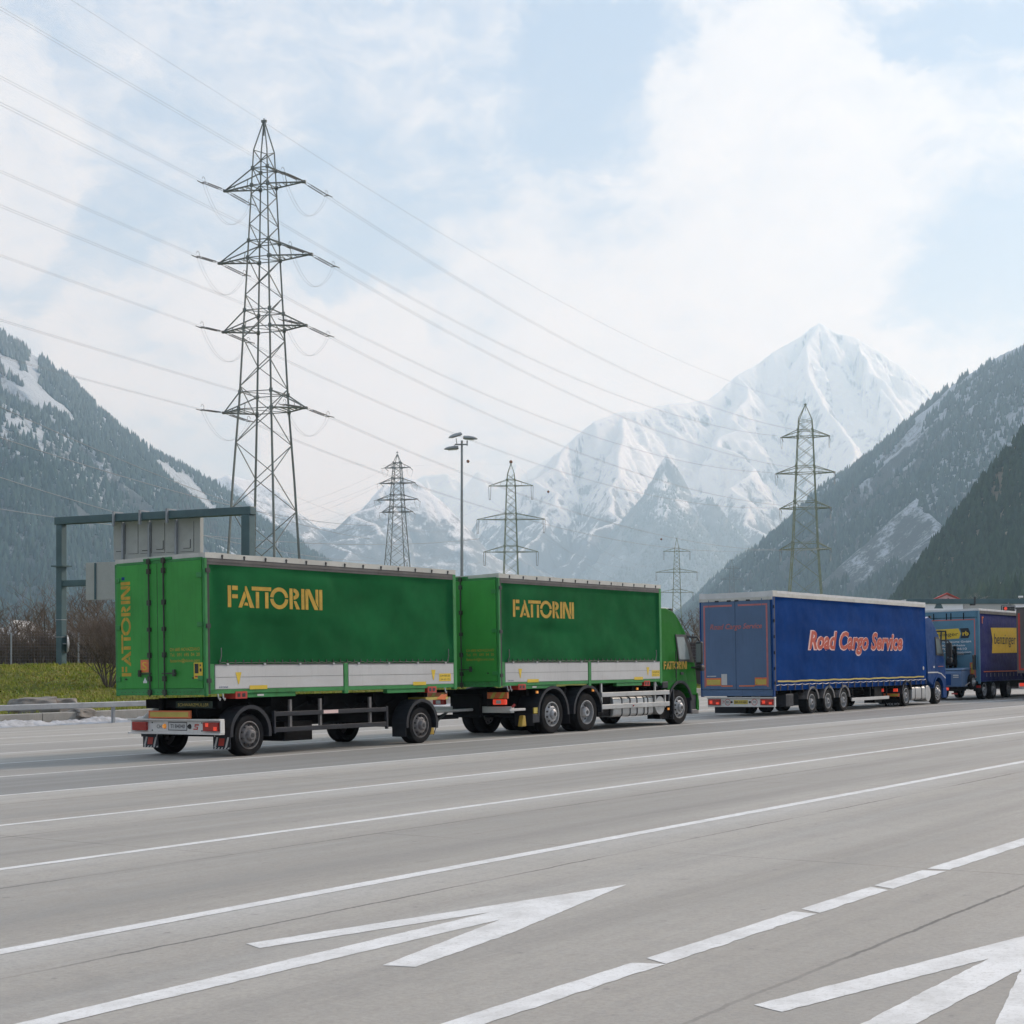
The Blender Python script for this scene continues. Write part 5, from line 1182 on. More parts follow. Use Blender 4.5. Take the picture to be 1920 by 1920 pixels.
for z in (1.78, 1.20): g.box(16.60, 18.3, .030, .0405, z, z+.008) if z == 1.20 else None
for x in (17.28,): g.box(x, x+.010, .030, .0405, 1.20, 2.0)
g.box(16.6, 17.2, .032, .0405, 2.0-.3, 2.0-.292)
g.build('door_gap', SEAM, cb)
MB().box(16.62, 17.80, .135, .30, 2.86-.16, 2.715).build('roof_moulding', CAB_GREEN, cb, bevel=.01)
MB().box(17.50, 17.66, .022, .045, 1.38, 1.45).build('door_handle', INK, cb, bevel=.01)
MB().tube((17.20, .0, 1.30), (17.20, .0, 2.05), .014, 6).build('grab_handle', INK, cb)
MB().box(16.66, 17.22, .132, .142, 2.10, 2.112).box(16.66, 16.672, .10, .142, 1.80, 2.10).build('panel_line', SEAM, cb)
MB().prism([(17.92, 2.50), (18.22, 2.44), (18.24, 2.50), (17.94, 2.60)], .12, 2.42, 'y').build('sun_visor', INK, cb, bevel=.01)
stencil_on(cb, onside(.034), 16.60, 1.535, 1.26, .215)
MB().box(16.52, 17.3, .25, 2.3, 3.19, 3.245).build('roof_snow', SNOWROOF, cb, bevel=.02)
MB().box(17.22, 17.34, .15, .28, 3.13, 3.22).build('marker_lamp', INK, cb, bevel=.01)
MB().prism([(16.44, 3.20), (16.62, 3.20), (16.46, 3.48)], .30, 2.25, 'y').build('air_deflector', CAB_GREEN, cb, bevel=.01)
guard(cb, 17.45, .52, .69, .02, .40, 12, 168, name='wheel_arch', th=.07)
MB().box(16.50, 16.80, .02, .30, 1.02, 1.20).build('arch_panel', PLASTIC, cb, bevel=.02)
MB().prism([(18.06, .29), (18.46, .29), (18.50, .45), (18.44, .80), (18.06, .80)], .06, 2.48, 'y').build('front_bumper', PLASTIC, cb, bevel=.03)
MB().prism([(18.38, .36), (18.52, .36), (18.53, .60), (18.47, .86), (18.40, .86)], .03, .30, 'y').build('bumper_corner', CAB_GREEN, cb, bevel=.02)
MB().prism([(18.12, .27), (18.50, .27), (18.50, .40), (18.12, .40)], .035, .3, 'y').build('bumper_lip', RIMD, cb, bevel=.02)
MB().box(17.06, 17.10, .04, .40, .15, .95).build('mud_flap', PLASTIC, cb, bevel=.01)
MB().box(17.02, 17.09, .0, .06, .30, .98).build('flap_edge', PLASTIC, cb, bevel=.01)
for side in (0, 1):
    y = -.24 if side == 0 else 2.62
    mi = MB().box(18.22, 18.34, y, y+.20, 1.66, 2.30).build('mirror', INK, cb, bevel=.04)
    MB().box(18.22, 18.42, y-.0, y+.22, 1.47, 1.64).build('mirror_wide', INK, mi, bevel=.05)
    MB().path([(17.98, .10 if side == 0 else 2.44, 2.44), (18.2, y+.12, 2.42), (18.28, y+.1, 2.32)], .03, 6).build('mirror_arm', INK, mi)
    MB().path([(18.15, .10 if side == 0 else 2.44, 1.58), (18.24, y+.1, 1.56)], .03, 6).build('mirror_arm', INK, mi)
    MB().quad((18.216, y+.025, 1.72), (18.216, y+.175, 1.72), (18.216, y+.175, 2.24), (18.216, y+.025, 2.24)).build('mirror_glass', GLASS, mi, rec=False)

# ------------------------------------------------------------------ blue semi-trailer
TH_B = 34.93; BX, BY = 8.22, 47.62
bt = vroot('semi_trailer', BX, BY, TH_B, 'long blue curtain-sided trailer with big red and white lettering on its flank', 'trailer')
LBT = 13.70
MB().box(.06, LBT-.03, .12, 2.42, .82, 3.76).build('cargo_box', BLACK, bt)
RF = MB(); nx = 60; vs = []
for i in range(nx+1):
    x = -.02+(LBT+.02)*i/nx
    for j in range(9): y = -.015+2.58*j/8; vs.append((x, y, 3.955+.010*MN.noise(Vector((x*1.7, y*2, 4)))-(.02 if 0 < j < 8 else 0)))
n = len(vs); RF.add(vs+[(v[0], v[1], 3.77) for v in vs], [(i*9+j, (i+1)*9+j, (i+1)*9+j+1, i*9+j+1) for i in range(nx) for j in range(8)]+[(i*9, i*9+n, (i+1)*9+n, (i+1)*9) for i in range(nx)]+[(i*9+8, (i+1)*9+8, (i+1)*9+8+n, i*9+8+n) for i in range(nx)]+[(j, j+1, j+1+n, j+n) for j in range(8)]+[(nx*9+j+1, nx*9+j, nx*9+j+n, nx*9+j+1+n) for j in range(8)])
ro = RF.build('roof', SNOWROOF, bt, smooth=True)
MB().box(.34, LBT-.10, -.022, -.014, 3.765, 3.875).build('roof_strip', ROOFC, ro); MB().box(.0, .34, -.024, .0, 3.765, 3.95).build('roof_corner', ROOFC, ro, bevel=.01)
ct = tarp('curtain', TARP_B, .10, LBT, .80, 3.77, bt, seed=21, depth=.028, wave=.03, stay=(2.55, 11.3, 1.95, 2.75))
tarp('curtain', TARP_B, .10, LBT, .80, 3.77, bt, seed=31, depth=-.012, y=2.53)
f = onside(-.006)
text_on(ct, 'Road Cargo Service', onside(-.006), 2.62, 2.13, .60, PINK, 8.62, .28, .056)
text_on(ct, 'Road Cargo Service', onside(-.011), 2.72, 2.145, .575, REDL, 8.46, .28, .034)
vs = []
for i in range(61): x = .28+(LBT-.55)*i/60; o = .008*math.sin(x*3)+.006*math.sin(x*7); vs += [(x, -.006, 1.065+o), (x, -.006, 1.115+o)]
MB().add(vs, [(2*i, 2*i+2, 2*i+3, 2*i+1) for i in range(60)]).build('reflective_band', REFY, ct, rec=False)
g = MB(); h = MB(); pts = []
for i in range(25):
    x = .45+i*.548; g.box(x-.022, x+.022, -.022, -.006, .80, 1.00).box(x-.035, x+.035, -.03, -.006, .90, .945); pts += [(x-.27, -.008, .965), (x, -.015, .99)]
g.build('buckle_strap', INK, ct); MB().path(pts, .008, 4).build('cord', BOARD, ct)
MB().lathe([(.001, -.004), (.07, -.004), (.07, .002)], (13.38, -.004, 1.42), 'y', 16).build('round_sticker', BOARD, ct)
# rear
MB().box(-.03, .10, -.012, .06, .62, 3.765).build('rear_post', CAB_BLUE, bt, bevel=.01); MB().box(-.03, .10, 2.49, 2.556, .62, 3.765).build('rear_post', CAB_BLUE, bt, bevel=.01)
g = MB()
for z in (3.45, 3.0, 2.5, 2.0, 1.5, 1.05): g.tube((.03, -.03, z-.05), (.03, -.03, z+.05), .016, 6)
g.build('hinge', BLACK, bt)
MB().box(.101, .16, -.008, .05, .80, 3.76).build('tension_post', INK, bt)
for k, (y0, y1) in enumerate(((.065, 1.27), (1.28, 2.485))):
    d = MB().box(-.055, .0, y0, y1, .86, 3.66).build('door', DOOR_B, bt, bevel=.008)
    ff = onrear(-.060)
    if k == 0:
        decal(d, ff, -1.17, -.15, 3.50, 3.555, REDF, 'outline_tape'); decal(d, ff, -.205, -.15, .93, 3.495, REDF, 'outline_tape'); decal(d, ff, -.62, -.21, .975, 1.225, REFO, 'reflector'); decal(d, onrear(-.063), -.60, -.23, 1.01, 1.17, REFY, 'reflector'); decal(d, ff, -1.17, -.63, .945, .985, REFO, 'outline_tape')
    else:
        decal(d, ff, -2.40, -1.38, 3.50, 3.555, REDF, 'outline_tape'); decal(d, ff, -2.40, -2.345, .93, 3.495, REDF, 'outline_tape'); decal(d, ff, -2.34, -1.80, .975, 1.225, REFO, 'reflector'); decal(d, onrear(-.063), -2.31, -1.83, 1.01, 1.17, REFY, 'reflector'); decal(d, ff, -1.80, -1.40, .945, .985, REFO, 'outline_tape')
        decal(d, onrear(-.066), -1.79, -1.59, 1.0, 1.35, BOARD, 'paper'); decal(d, ff, -2.30, -1.98, 1.27, 1.295, BOARD, 'sticker')
    g = MB()
    yb = y0+.28 if k == 0 else y1-.28
    g.tube((-.05, yb, .80), (-.05, yb, 3.72), .0135, 6); g.build('lock_bar', DOOR_B, d)
text_on(bt, 'Road Cargo Service', onrear(-.068), -2.17, 2.78, .17, REDF, 1.83, .28, .012)
g = MB().box(-.05, .08, -.01, 2.56, 3.67, 3.768); h = MB()
for y in (.75, 1.15, 1.42, 1.85): h.box(-.075, -.05, y, y+.13, 3.65, 3.70)
g.build('header', ROOFC, bt); h.build('lock_keeper', INK, bt)
MB().box(-.03, .12, .0, 2.55, .64, .855).build('sill', DOOR_B, bt, bevel=.01)
bu = MB().box(.05, .14, .0, 2.36, .295, .60).box(.0, .14, -.01, 2.37, .57, .61).build('rear_bumper', WHITE, bt, bevel=.008)
for y0, y1 in ((.03, .48), (1.88, 2.32)):
    l = MB().box(.0, .05, y0, y1, .355, .545).build('tail_light', TAIL, bu, bevel=.01); MB().box(-.006, .0, y0+.05, y0+.15, .38, .45).box(-.006, .0, y0+.28, y0+.38, .40, .50).build('lit_lamp', TAILON, l)
fr = onrear(.045)
decal(bu, fr, -1.42, -.93, .385, .515, REFY, 'number_plate'); text_on(bu, 'BR-SX-84', onrear(.040), -1.38, .415, .07, INK, .40)
for y, s_ in ((.70, '70'), (1.64, '80')):
    g = MB().lathe([(.088, 0), (.105, 0)], (.046, y, .45), 'x', 18); g.build('speed_sticker', RED, bu); text_on(bu, s_, fr, -y-.055, .41, .08, INK, .11)
text_on(bu, '7', fr, -1.83, .40, .10, REDL, .07)
for y in (.86, 1.50): MB().lathe([(.001, -.02), (.03, -.02), (.04, 0)], (.048, y, .45), 'x', 10).build('plate_lamp', INK, bu)
MB().box(.16, .18, 1.2, 1.45, .60, .72).box(.14, .16, .55, .85, .60, .77).build('sign_plate', BOARD, bt)
g = MB().box(.2, 13.2, .80, .92, .48, .82).box(.2, 13.2, 1.62, 1.74, .48, .82)
for i in range(14): g.box(.3+i, .38+i, .05, 2.5, .70, .82)
g.box(2.4, 6.4, .93, 1.6, .35, .8).box(1.6, 2.5, .3, 2.2, .28, .7).box(8.6, 9.3, .1, .5, .2, .8); g.build('chassis', BLACK, bt, bevel=.008)
MB().box(.92, 1.50, .02, .40, .28, .68).build('tool_box', PLASTIC, bt, bevel=.02)
for x in (3.01, 4.33, 5.66):
    wheel(bt, x, .04, .395, .36, 'B', rr=.25); wheel(bt, x, 2.51, .395, .36, 'B', True, rr=.25)
    guard(bt, x, .40, .49, .02, .42, 10, 170, mat=RIMD, th=.015); MB().tube((x, .3, .39), (x, 2.2, .39), .06, 8).build('axle', BLACK, bt)
MB().box(.62, .635, 1.3, 2.4, .08, .33).build('mud_flap', PLASTIC, bt)
MB().box(6.25, 9.75, -.01, .03, .325, .435).build('guard_rail', BOARD, bt, bevel=.01)
for x in (6.4, 8.0, 9.6): MB().box(x, x+.05, .032, .07, .33, .8).build('guard_stay', BLACK, bt)

# ------------------------------------------------------------------ blue tractor unit
tc_ = vroot('tractor_unit', BX, BY, TH_B, 'blue tractor unit with high roof cab pulling the long blue trailer', 'lorry')
g = MB().box(10.0, 16.0, .80, .90, .46, .66).box(10.0, 16.0, 1.65, 1.75, .46, .66).box(11.2, 12.1, .95, 1.6, .3, .75).box(12.2, 15.4, .95, 1.6, .3, .85); g.build('chassis', BLACK, tc_)
MB().tube((11.66, .3, .42), (11.66, 2.2, .42), .09, 8).build('axle', BLACK, tc_)
wheel(tc_, 11.66, .05, .415, .29, 'B', rr=.27); wheel(tc_, 11.66, 2.50, .415, .29, 'B', True, rr=.27)
wheel(tc_, 15.13, .05, .455, .31, 'A', rr=.285); wheel(tc_, 15.13, 2.50, .455, .31, 'A', True, rr=.285)
guard(tc_, 11.66, .44, .54, .02, .62, 20, 175)
tank(tc_, 12.28, 13.70, .06, .62, .21, .72, (12.6, 13.3)); MB().tube((14.02, .06, .43), (14.02, .6, .43), .31, 22).build('air_tank', ALU, tc_, smooth=True, bevel=.01)
fl = MB().box(10.90, 10.915, .02, .60, .03, .36).build('mud_flap', BLACK, tc_); text_on(fl, 'VOLVO', onrear(10.893), -.55, .06, .085, BOARD, .50)
for y0 in (.08, .62): MB().box(10.80, 10.86, y0, y0+.16, .56, .68).build('tail_light', TAILON, tc_, bevel=.01)
ms = MB().box(10.80, 10.84, .02, .62, .38, .50).build('marker_board', REFO, tc_); decal(ms, onrear(10.797), -.35, -.05, .40, .48, REFY, 'stripe')
arch = [(15.13+.58*math.cos(R(a)), .48+.58*math.sin(R(a))) for a in (22, 40, 60, 80, 100, 120, 140, 158)]
prof = [(14.0, .92), (13.96, 3.10), (14.02, 3.38), (14.45, 3.44), (14.80, 3.33), (15.22, 2.92), (15.60, 2.55), (15.86, 2.10), (16.02, 1.60), (16.08, 1.10), (16.12, .60), (15.72, .60)]+arch
cb2 = cab(tc_, CAB_BLUE, prof, .04, 2.50, None, None, None)
flankglass(cb2, [(15.0, 2.64), (15.42, 2.64), (15.70, 2.25), (15.86, 1.88), (15.0, 1.92)], .04, 2.50, INK, 'window_surround', zt=3.44, d=.006)
flankglass(cb2, [(15.05, 2.56), (15.36, 2.56), (15.54, 2.25), (15.62, 1.98), (15.07, 2.0)], .04, 2.50, GLASS, 'side_window', zt=3.44, d=.010)
g = MB(); st = [(13.97, 1.22), (15.05, 1.22), (15.5, 1.16), (15.98, .98)]
for a, b2 in zip(st, st[1:]): g.add([(a[0], .030, a[1]), (b2[0], .030, b2[1]), (b2[0], .030, b2[1]+.05), (a[0], .030, a[1]+.05)], [(0, 1, 2, 3)])
g.build('stripe', BOARD, cb2, rec=False); decal(cb2, onside(.032), 15.15, 15.75, 1.46, 1.49, REDF, 'stripe'); decal(cb2, onside(.032), 14.6, 14.75, 1.42, 1.50, BOARD)
MB().box(14.9, 14.908, .032, .0405, 1.27, 3.0-.9).build('door_gap', SEAM, cb2)
MB().prism([(15.74, .22), (16.16, .22), (16.20, .45), (16.14, .62), (15.74, .62)], .05, 2.48, 'y').build('front_bumper', CAB_BLUE, cb2, bevel=.03)
MB().quad((15.30, .2, 2.86), (15.30, 2.34, 2.86), (15.98, 2.42, 1.85), (15.98, .12, 1.85)).build('windscreen', GLASS, cb2, rec=False)
MB().box(14.6, 14.72, .12, .2, 3.38, 3.47).build('marker_lamp', INK, cb2); guard(cb2, 15.13, .48, .62, .02, .4, 15, 165, name='wheel_arch', mat=CAB_BLUE, th=.05)
for side in (0, 1):
    y = -.26 if side == 0 else 2.62
    mi = MB().box(15.90, 16.02, y, y+.20, 1.85, 2.42).build('mirror', INK, cb2, bevel=.04); MB().box(15.88, 16.05, y, y+.22, 1.62, 1.82).build('mirror_wide', INK, mi, bevel=.05)
    MB().path([(15.62, .10 if side == 0 else 2.44, 2.5), (15.9, y+.12, 2.5), (15.96, y+.1, 2.40)], .035, 6).build('mirror_arm', INK, mi)

# ------------------------------------------------------------------ violet trailer with the yellow panel
TX, TY, TH_T = 20.33, 66.0, 35.0
vt = vroot('box_trailer', TX, TY, TH_T, 'teal-backed trailer with violet curtain and a yellow name panel, ahead of the blue lorry', 'trailer')
MB().box(.06, 13.0, .12, 2.42, .80, 3.80).build('cargo_box', BLACK, vt)
rv = MB().box(-.02, 13.05, -.02, 2.57, 3.87, 3.965).build('roof', SNOWROOF, vt, bevel=.015); MB().box(.12, 13.0, -.026, .05, 3.75, 3.868).build('top_rail', RAILG, vt)
cv = tarp('curtain', TARP_V, .12, 13.0, .80, 3.76, vt, seed=44, depth=.014, wave=.02, stay=(1.5, 5.6, 1.95, 3.25))
pn = MB().add([(1.72, -.006, 2.02), (5.50, -.006, 2.05), (5.44, -.006, 3.20), (1.62, -.006, 3.15), (1.84, -.006, 2.6)], [(0, 1, 2, 3, 4)]).build('name_panel', YELB, cv, rec=False)
text_on(pn, 'benzinger', onside(-.010), 2.08, 2.44, .48, INK, 3.15, 0, .004)
decal(cv, onside(-.006), .42, .50, 3.32, 3.62, REFO, 'tape_mark'); decal(cv, onside(-.006), .50, .66, 3.56, 3.62, REFO, 'tape_mark'); decal(cv, onside(-.006), .55, 12.5, 1.19, 1.235, REFO, 'reflective_band')
g = MB()
for i in range(22): g.box(.9+i*.56, .93+i*.56, -.02, -.006, .98, 1.14)
g.build('buckle_strap', STEEL, cv); MB().box(.1, 13.0, -.012, .05, .78, .81).build('bottom_rail', CAB_BLUE, vt)
MB().box(-.04, .11, -.012, .07, .70, 3.868).build('rear_post', DOOR_T, vt, bevel=.01); MB().box(-.04, .11, 2.48, 2.556, .70, 3.868).build('rear_post', DOOR_T, vt, bevel=.01)
d = MB().box(-.06, .0, .075, 2.475, .80, 3.58).build('door', DOOR_T, vt, bevel=.008); MB().box(-.055, .05, .075, 2.475, 3.60, 3.868).build('header', DOOR_T, vt, bevel=.008)
g = MB()
for y in (.62, 1.18, 1.38, 1.95): g.box(-.075, -.055, y, y+.04, 3.50, 3.80)
g.box(-.072, -.055, .1, 2.45, 3.590, 3.60); g.build('lock_keeper', BLACK, vt)
ff = onrear(-.065); decal(d, ff, -2.42, -.14, 3.47, 3.52, REDF, 'outline_tape'); decal(d, ff, -.19, -.14, .95, 3.465, REDF, 'outline_tape'); decal(d, ff, -.40, -.20, 1.10, 1.62, REFO, 'reflector'); decal(d, onrear(-.068), -.35, -.24, 1.15, 1.57, REFY, 'reflector')
MB().add([ff(u, v) for u, v in ((-2.35, 2.62), (-.86, 2.68), (-.78, 2.90), (-.88, 3.12), (-2.35, 3.08))], [(0, 1, 2, 3, 4)]).build('name_panel', YELB, d, rec=False)
MB().add([ff(u, v) for u, v in ((-.80, 2.68), (-.44, 2.69), (-.36, 2.90), (-.44, 3.13), (-.82, 3.12), (-.74, 2.90))], [(0, 1, 2, 3, 4, 5)]).build('emblem_panel', PLASTIC, d, rec=False)
text_on(d, 'benzinger', onrear(-.069), -2.25, 2.80, .17, INK, 1.36); text_on(d, 'rb', onrear(-.069), -.70, 2.81, .19, YELB, .27, 0, .03)
for s_, u, v, wd, hh in (('Benzinger-Transporte GmbH', -2.35, 2.50, 2.02, .085), ('71292 Friolzheim', -1.9, 2.34, 1.30, .085), ('0 70 44/94610', -1.82, 2.18, 1.30, .10), ('www.rb-spedition.com', -1.95, 2.05, 1.62, .075)):
    text_on(d, s_, onrear(-.069), u, v, hh, WHT, wd, 0, .012)
g = MB().box(.2, 12, .8, .92, .45, .8).box(.2, 12, 1.6, 1.72, .45, .8).box(.3, 1.0, .1, 2.4, .5, .8).box(4, 5, .9, 1.6, .3, .8); g.build('chassis', BLACK, vt)
for x in (.65, 1.92, 4.10): wheel(vt, x+.15, .05, .44, .30, 'B', rr=.28); wheel(vt, x+.15, 2.50, .44, .30, 'B', True, rr=.28)
MB().box(.0, .1, .0, .16, .52, .62).build('tail_light', TAIL, vt)

# ------------------------------------------------------------------ forklift hooked on behind it
fk = vroot('forklift', TX, TY, TH_T, 'small blue truck-mounted forklift carried behind the teal trailer doors', 'forklift')
g = MB().prism([(-1.50, .58), (-.30, .58), (-.30, 1.30), (-1.42, 1.30), (-1.52, 1.15)], .30, 2.25, 'y'); bo = g.build('body', DOOR_B, fk, bevel=.05)
MB().box(-1.53, -1.515, .75, 1.75, .66, 1.14).build('grille', CAB_BLUE, bo, bevel=.01); MB().prism([(-1.46, 1.31), (-.30, 1.31), (-.30, 1.40), (-1.40, 1.36)], .28, 2.27, 'y').build('bonnet', paint('hood_blue', (.12, .20, .32), .4), bo, bevel=.02)
decal(bo, onrear(-1.523), -.66, -.42, 1.06, 1.10, BOARD); decal(bo, onrear(-1.523), -.66, -.42, .98, 1.02, BOARD)
for p0, p1 in (((-.4, 1.3, 1.3), (-.5, 1.3, 3.0)), ((-1.3, 1.3, 1.35), (-1.05, 1.3, 3.0)), ((-.4, 2.2, 1.3), (-.5, 2.2, 3.0)), ((-1.3, 2.2, 1.35), (-1.05, 2.2, 3.0)), ((-.5, 1.3, 3.0), (-.5, 2.2, 3.0)), ((-1.05, 1.3, 3.0), (-1.05, 2.2, 3.0)), ((-.5, 1.3, 3.0), (-1.05, 1.3, 3.0)), ((-.5, 2.2, 3.0), (-1.05, 2.2, 3.0))):
    MB().tube(p0, p1, .035, 8).build('cage_bar', INK, fk)
MB().box(-1.2, -.75, 1.4, 1.9, 1.40, 1.55).box(-1.28, -1.12, 1.4, 1.9, 1.5, 2.1).build('seat', INK, fk, bevel=.04)
MB().lathe([(.16, 0), (.18, .015), (.16, .03)], (-.6, 1.65, 1.95), 'x', 16, closed=True).tube((-.6, 1.65, 1.95), (-.45, 1.65, 1.4), .025).build('steering_wheel', INK, fk)
for y in (.95, 1.15): MB().box(-.30, -.12, y, y+.10, .7, 2.35).build('mast_rail', BLACK, fk, bevel=.01)
MB().box(-.55, -.2, .9, 1.3, 1.5, 1.75).box(-.5, -.2, .95, 1.25, 2.0, 2.2).build('carriage', BLACK, fk, bevel=.02)
MB().box(-.28, -.20, .60, .90, 1.95, 2.05).build('work_lamp', RIM, fk, bevel=.02); MB().tube((-.3, .3, 2.0), (-.3, .95, 2.0), .02).build('lamp_arm', BLACK, fk)
wheel(fk, -.45, .12, .34, .20, 'A', rr=.18); wheel(fk, -.45, 2.42, .34, .20, 'A', True, rr=.18)
for o in [c for c in fk.children if c.name.startswith('wheel')]: o.location.z = 1.10 if False else .45
for y in (.85, 1.0): MB().box(-1.54, -1.50, y, y+.12, .44, .56).build('tail_light', TAILON, fk, bevel=.02)
MB().box(-1.45, -.3, .5, 2.1, .40, .578).build('base_frame', BLACK, fk, bevel=.02); MB().box(-1.35, -1.3, .55, .80, .26, .32).build('tail_light', TAIL, fk)
MB().tube((-1.2, .25, .62), (-.1, .1, 1.0), .025).build('brace', RIMD, fk)
MB().box(-.50, -.12, .10, .16, 1.30, 1.95).build('side_guard', INK, fk, bevel=.03)

# ------------------------------------------------------------------ brown lorry in the next lane, cut by the frame
nt4 = vroot('box_lorry', 23.95, 64.4, TH_T, 'brown-backed lorry with red edge tape, cut off by the right frame edge', 'lorry')
BRN = paint('door_brown', (.10, .085, .075), .5, var=.2, dirt=.4, streak=True)
MB().box(.0, 12.5, .0, 2.50, 1.12, 3.90).build('cargo_box', BRN, nt4, bevel=.02); MB().box(-.03, 12.5, -.02, 2.53, 3.90, 3.98).build('roof', RAILG, nt4, bevel=.02)
decal(nt4, onrear(-.006), -2.42, -2.34, 1.25, 3.72, RED, 'outline_tape'); decal(nt4, onrear(-.006), -2.33, -.1, 1.25, 1.33, RED, 'outline_tape')
MB().box(.2, 12, .7, 1.8, .5, 1.1).build('chassis', BLACK, nt4)
for x in (2.0, 3.3, 9.5): wheel(nt4, x, .03, .48, .30, 'B'); wheel(nt4, x, 2.48, .48, .30, 'B', True)
MB().box(.02, .12, .05, 2.45, .50, .70).build('rear_bumper', WHITE, nt4); MB().box(-.03, .02, 2.1, 2.4, .56, .70).build('tail_light', TAILON, nt4, bevel=.01); MB().box(-.03, .02, .1, .5, .56, .86).build('tail_light', TAIL, nt4, bevel=.01)
# ================================================================== bare trees and bushes
BARK = paint('bark', (.11, .085, .065), .9, var=.3, dirt=.3)
TWIG = paint('twig', (.15, .11, .082), .9, var=.35, dirt=.2)
TWIGP = paint('twig_pale', (.20, .19, .175), .9, var=.2, dirt=.1)
def bare(name, seed, h, spread, stems, mat=TWIG, gen=5, lean=.35, dense=3, thick=1.0):
    rr = random.Random(seed); tr_ = MB(); tw = MB()
    def grow(p, d, ln, r, k):
        pts = [p]; q = p; dd = d.copy()
        for _ in range(3):
            dd = (dd+Vector((rr.uniform(-1, 1), rr.uniform(-1, 1), rr.uniform(-.3, .9)))*.14).normalized(); q = q+dd*ln/3; pts.append(q)
        (tr_ if k < 2 else tw).path(pts, [r, r*.85, r*.7, r*.55], 5 if k < 2 else 3)
        if k >= gen: return
        for i in range(dense if k else dense+1):
            t = rr.uniform(.35, 1.0); b0 = pts[min(3, int(t*3))]; b1 = pts[min(3, int(t*3)+1)]; o = b0.lerp(b1, t*3-int(t*3)) if t < 1 else b0
            a = Vector((rr.uniform(-1, 1), rr.uniform(-1, 1), rr.uniform(-.1, .6))).normalized()
            grow(o, (dd*(1-lean)+a*lean*1.6).normalized(), ln*rr.uniform(.52, .78), r*.55, k+1)
    for s in range(stems):
        a = 2*math.pi*s/stems+rr.uniform(-.4, .4); out = spread*rr.uniform(.4, 1.1) if stems > 1 else .03
        d = Vector((math.cos(a)*out, math.sin(a)*out, 1)).normalized()
        grow(Vector((math.cos(a)*.08, math.sin(a)*.08, -.15)) if stems > 1 else Vector((0, 0, -.2)), d, h*rr.uniform(.36, .46), (.035 if stems > 1 else .02*h)*thick, 0)
    root = empty(name, (0, 0, 0)); tr_.build('trunk', BARK, root, rec=False); tw.build('crown', mat, root, rec=False); return root
def place(proto, px, py, Y, sc_, rz, lab, cat, grp=None, first=False):
    o = proto if first else copy_tree(proto)
    o.location = at(px, py, Y); o.rotation_euler = (0, 0, rz); o.scale = (sc_, sc_, sc_); tag(o, lab, cat, grp); return o
bushA = bare('bush', 5, 3.3, .75, 11, gen=4, dense=4, lean=.42, thick=.9)
place(bushA, 203, 1284, 62, 1.15, .4, 'big bare many-stemmed bush on the grass beside the trailer doors', 'bush', first=True)
bushB = bare('bush', 9, 2.8, .6, 9, gen=4, dense=3, lean=.45, thick=.9)
treeA = bare('bare_tree', 3, 7.0, 0, 1, gen=5, dense=3, lean=.40)
treeB = bare('bare_tree', 8, 6.0, 0, 1, gen=5, dense=3, lean=.52)
treeC = bare('bare_tree', 14, 5.2, .28, 3, gen=5, dense=3, lean=.4, thick=2.0)
G1 = 'leafless bushes along the fence'; G2 = 'leafless trees beyond the fence'
rq = random.Random(4); first = True
spots = [(-8, 78, 1.0), (18, 80, 1.15), (42, 77.5, .95), (66, 81, 1.25), (86, 78, 1.1), (104, 80.5, 1.2), (133, 79, 1.15), (152, 78, 1.25), (172, 81, 1.35), (190, 77, 1.3), (214, 79, 1.35), (236, 78, 1.2)]
near = ['left of the first fence post', 'behind the first fence post', 'just right of the first fence post', 'midway between fence post and gantry', 'left of the gantry post', 'hidden partly by the gantry post', 'under the small sign board, left side', 'behind the second fence post', 'right of the second fence post', 'behind the big bush', 'touching the trailer edge', 'peeping behind the trailer top edge']
for (px, Y, s), wh in zip(spots, near):
    place(bushB, px, 1250, Y, s*1.0, rq.uniform(0, 6), 'brown leafless bush '+wh, 'bush', G1, first); first = False
tsp = [(treeA, 12, 88, .80, 'slim bare tree at the far left by the white house'), (treeB, 40, 95, .78, 'bare tree right of the white house'), (treeC, 72, 86, 1.0, 'bare spreading tree between the first fence post and the gantry'), (treeA, 93, 92, .80, 'bare tree close left of the gantry post'),
       (treeB, 137, 96, .95, 'bare tree just right of the gantry post'), (treeA, 167, 88, .92, 'tallest bare tree under the small sign board'), (treeC, 192, 90, 1.15, 'bare tree with several stems at the trailer edge')]
used = set()
for pr_, px, Y, s, lb in tsp:
    place(pr_, px, 1252, Y, s, rq.uniform(0, 6), lb, 'tree', G2, pr_ not in used); used.add(pr_)
pale = bare('bare_tree', 21, 11.5, 0, 1, mat=TWIGP, gen=5, dense=3, lean=.5)
place(pale, 930, 1236, 190, .98, 1, 'pale bare tree top left of the drooping-insulator pylon', 'tree', G2, True); place(pale, 985, 1236, 190, 1.12, 2.6, 'pale bare tree top right of the drooping-insulator pylon', 'tree', G2)
place(pale, 835, 1236, 230, 1.05, 4, 'faint bare tree top left of the floodlight mast', 'tree', G2); place(treeA, 1297, 1240, 150, 1.0, 1, 'bare brown tree beside the mirror of the green cab', 'tree', G2); place(treeB, 1309, 1240, 140, 1.1, 3, 'bare brown tree touching the blue trailer doors', 'tree', G2)
place(treeA, 1322, 1240, 170, 1.2, 5, 'bare brown tree mostly hidden by the blue trailer', 'tree', G2); place(bushB, 1306, 1250, 118, 1.2, 2, 'bush in the gap between the green cab and the blue trailer', 'bush', G1)
place(pale, 1822, 1200, 420, 1.35, 2, 'pale bare tree among the pines above the teal gantry beam', 'tree', G2); place(pale, 1835, 1200, 430, 1.5, 4, 'whitish branching tree top right of the pointed roof', 'tree', G2)

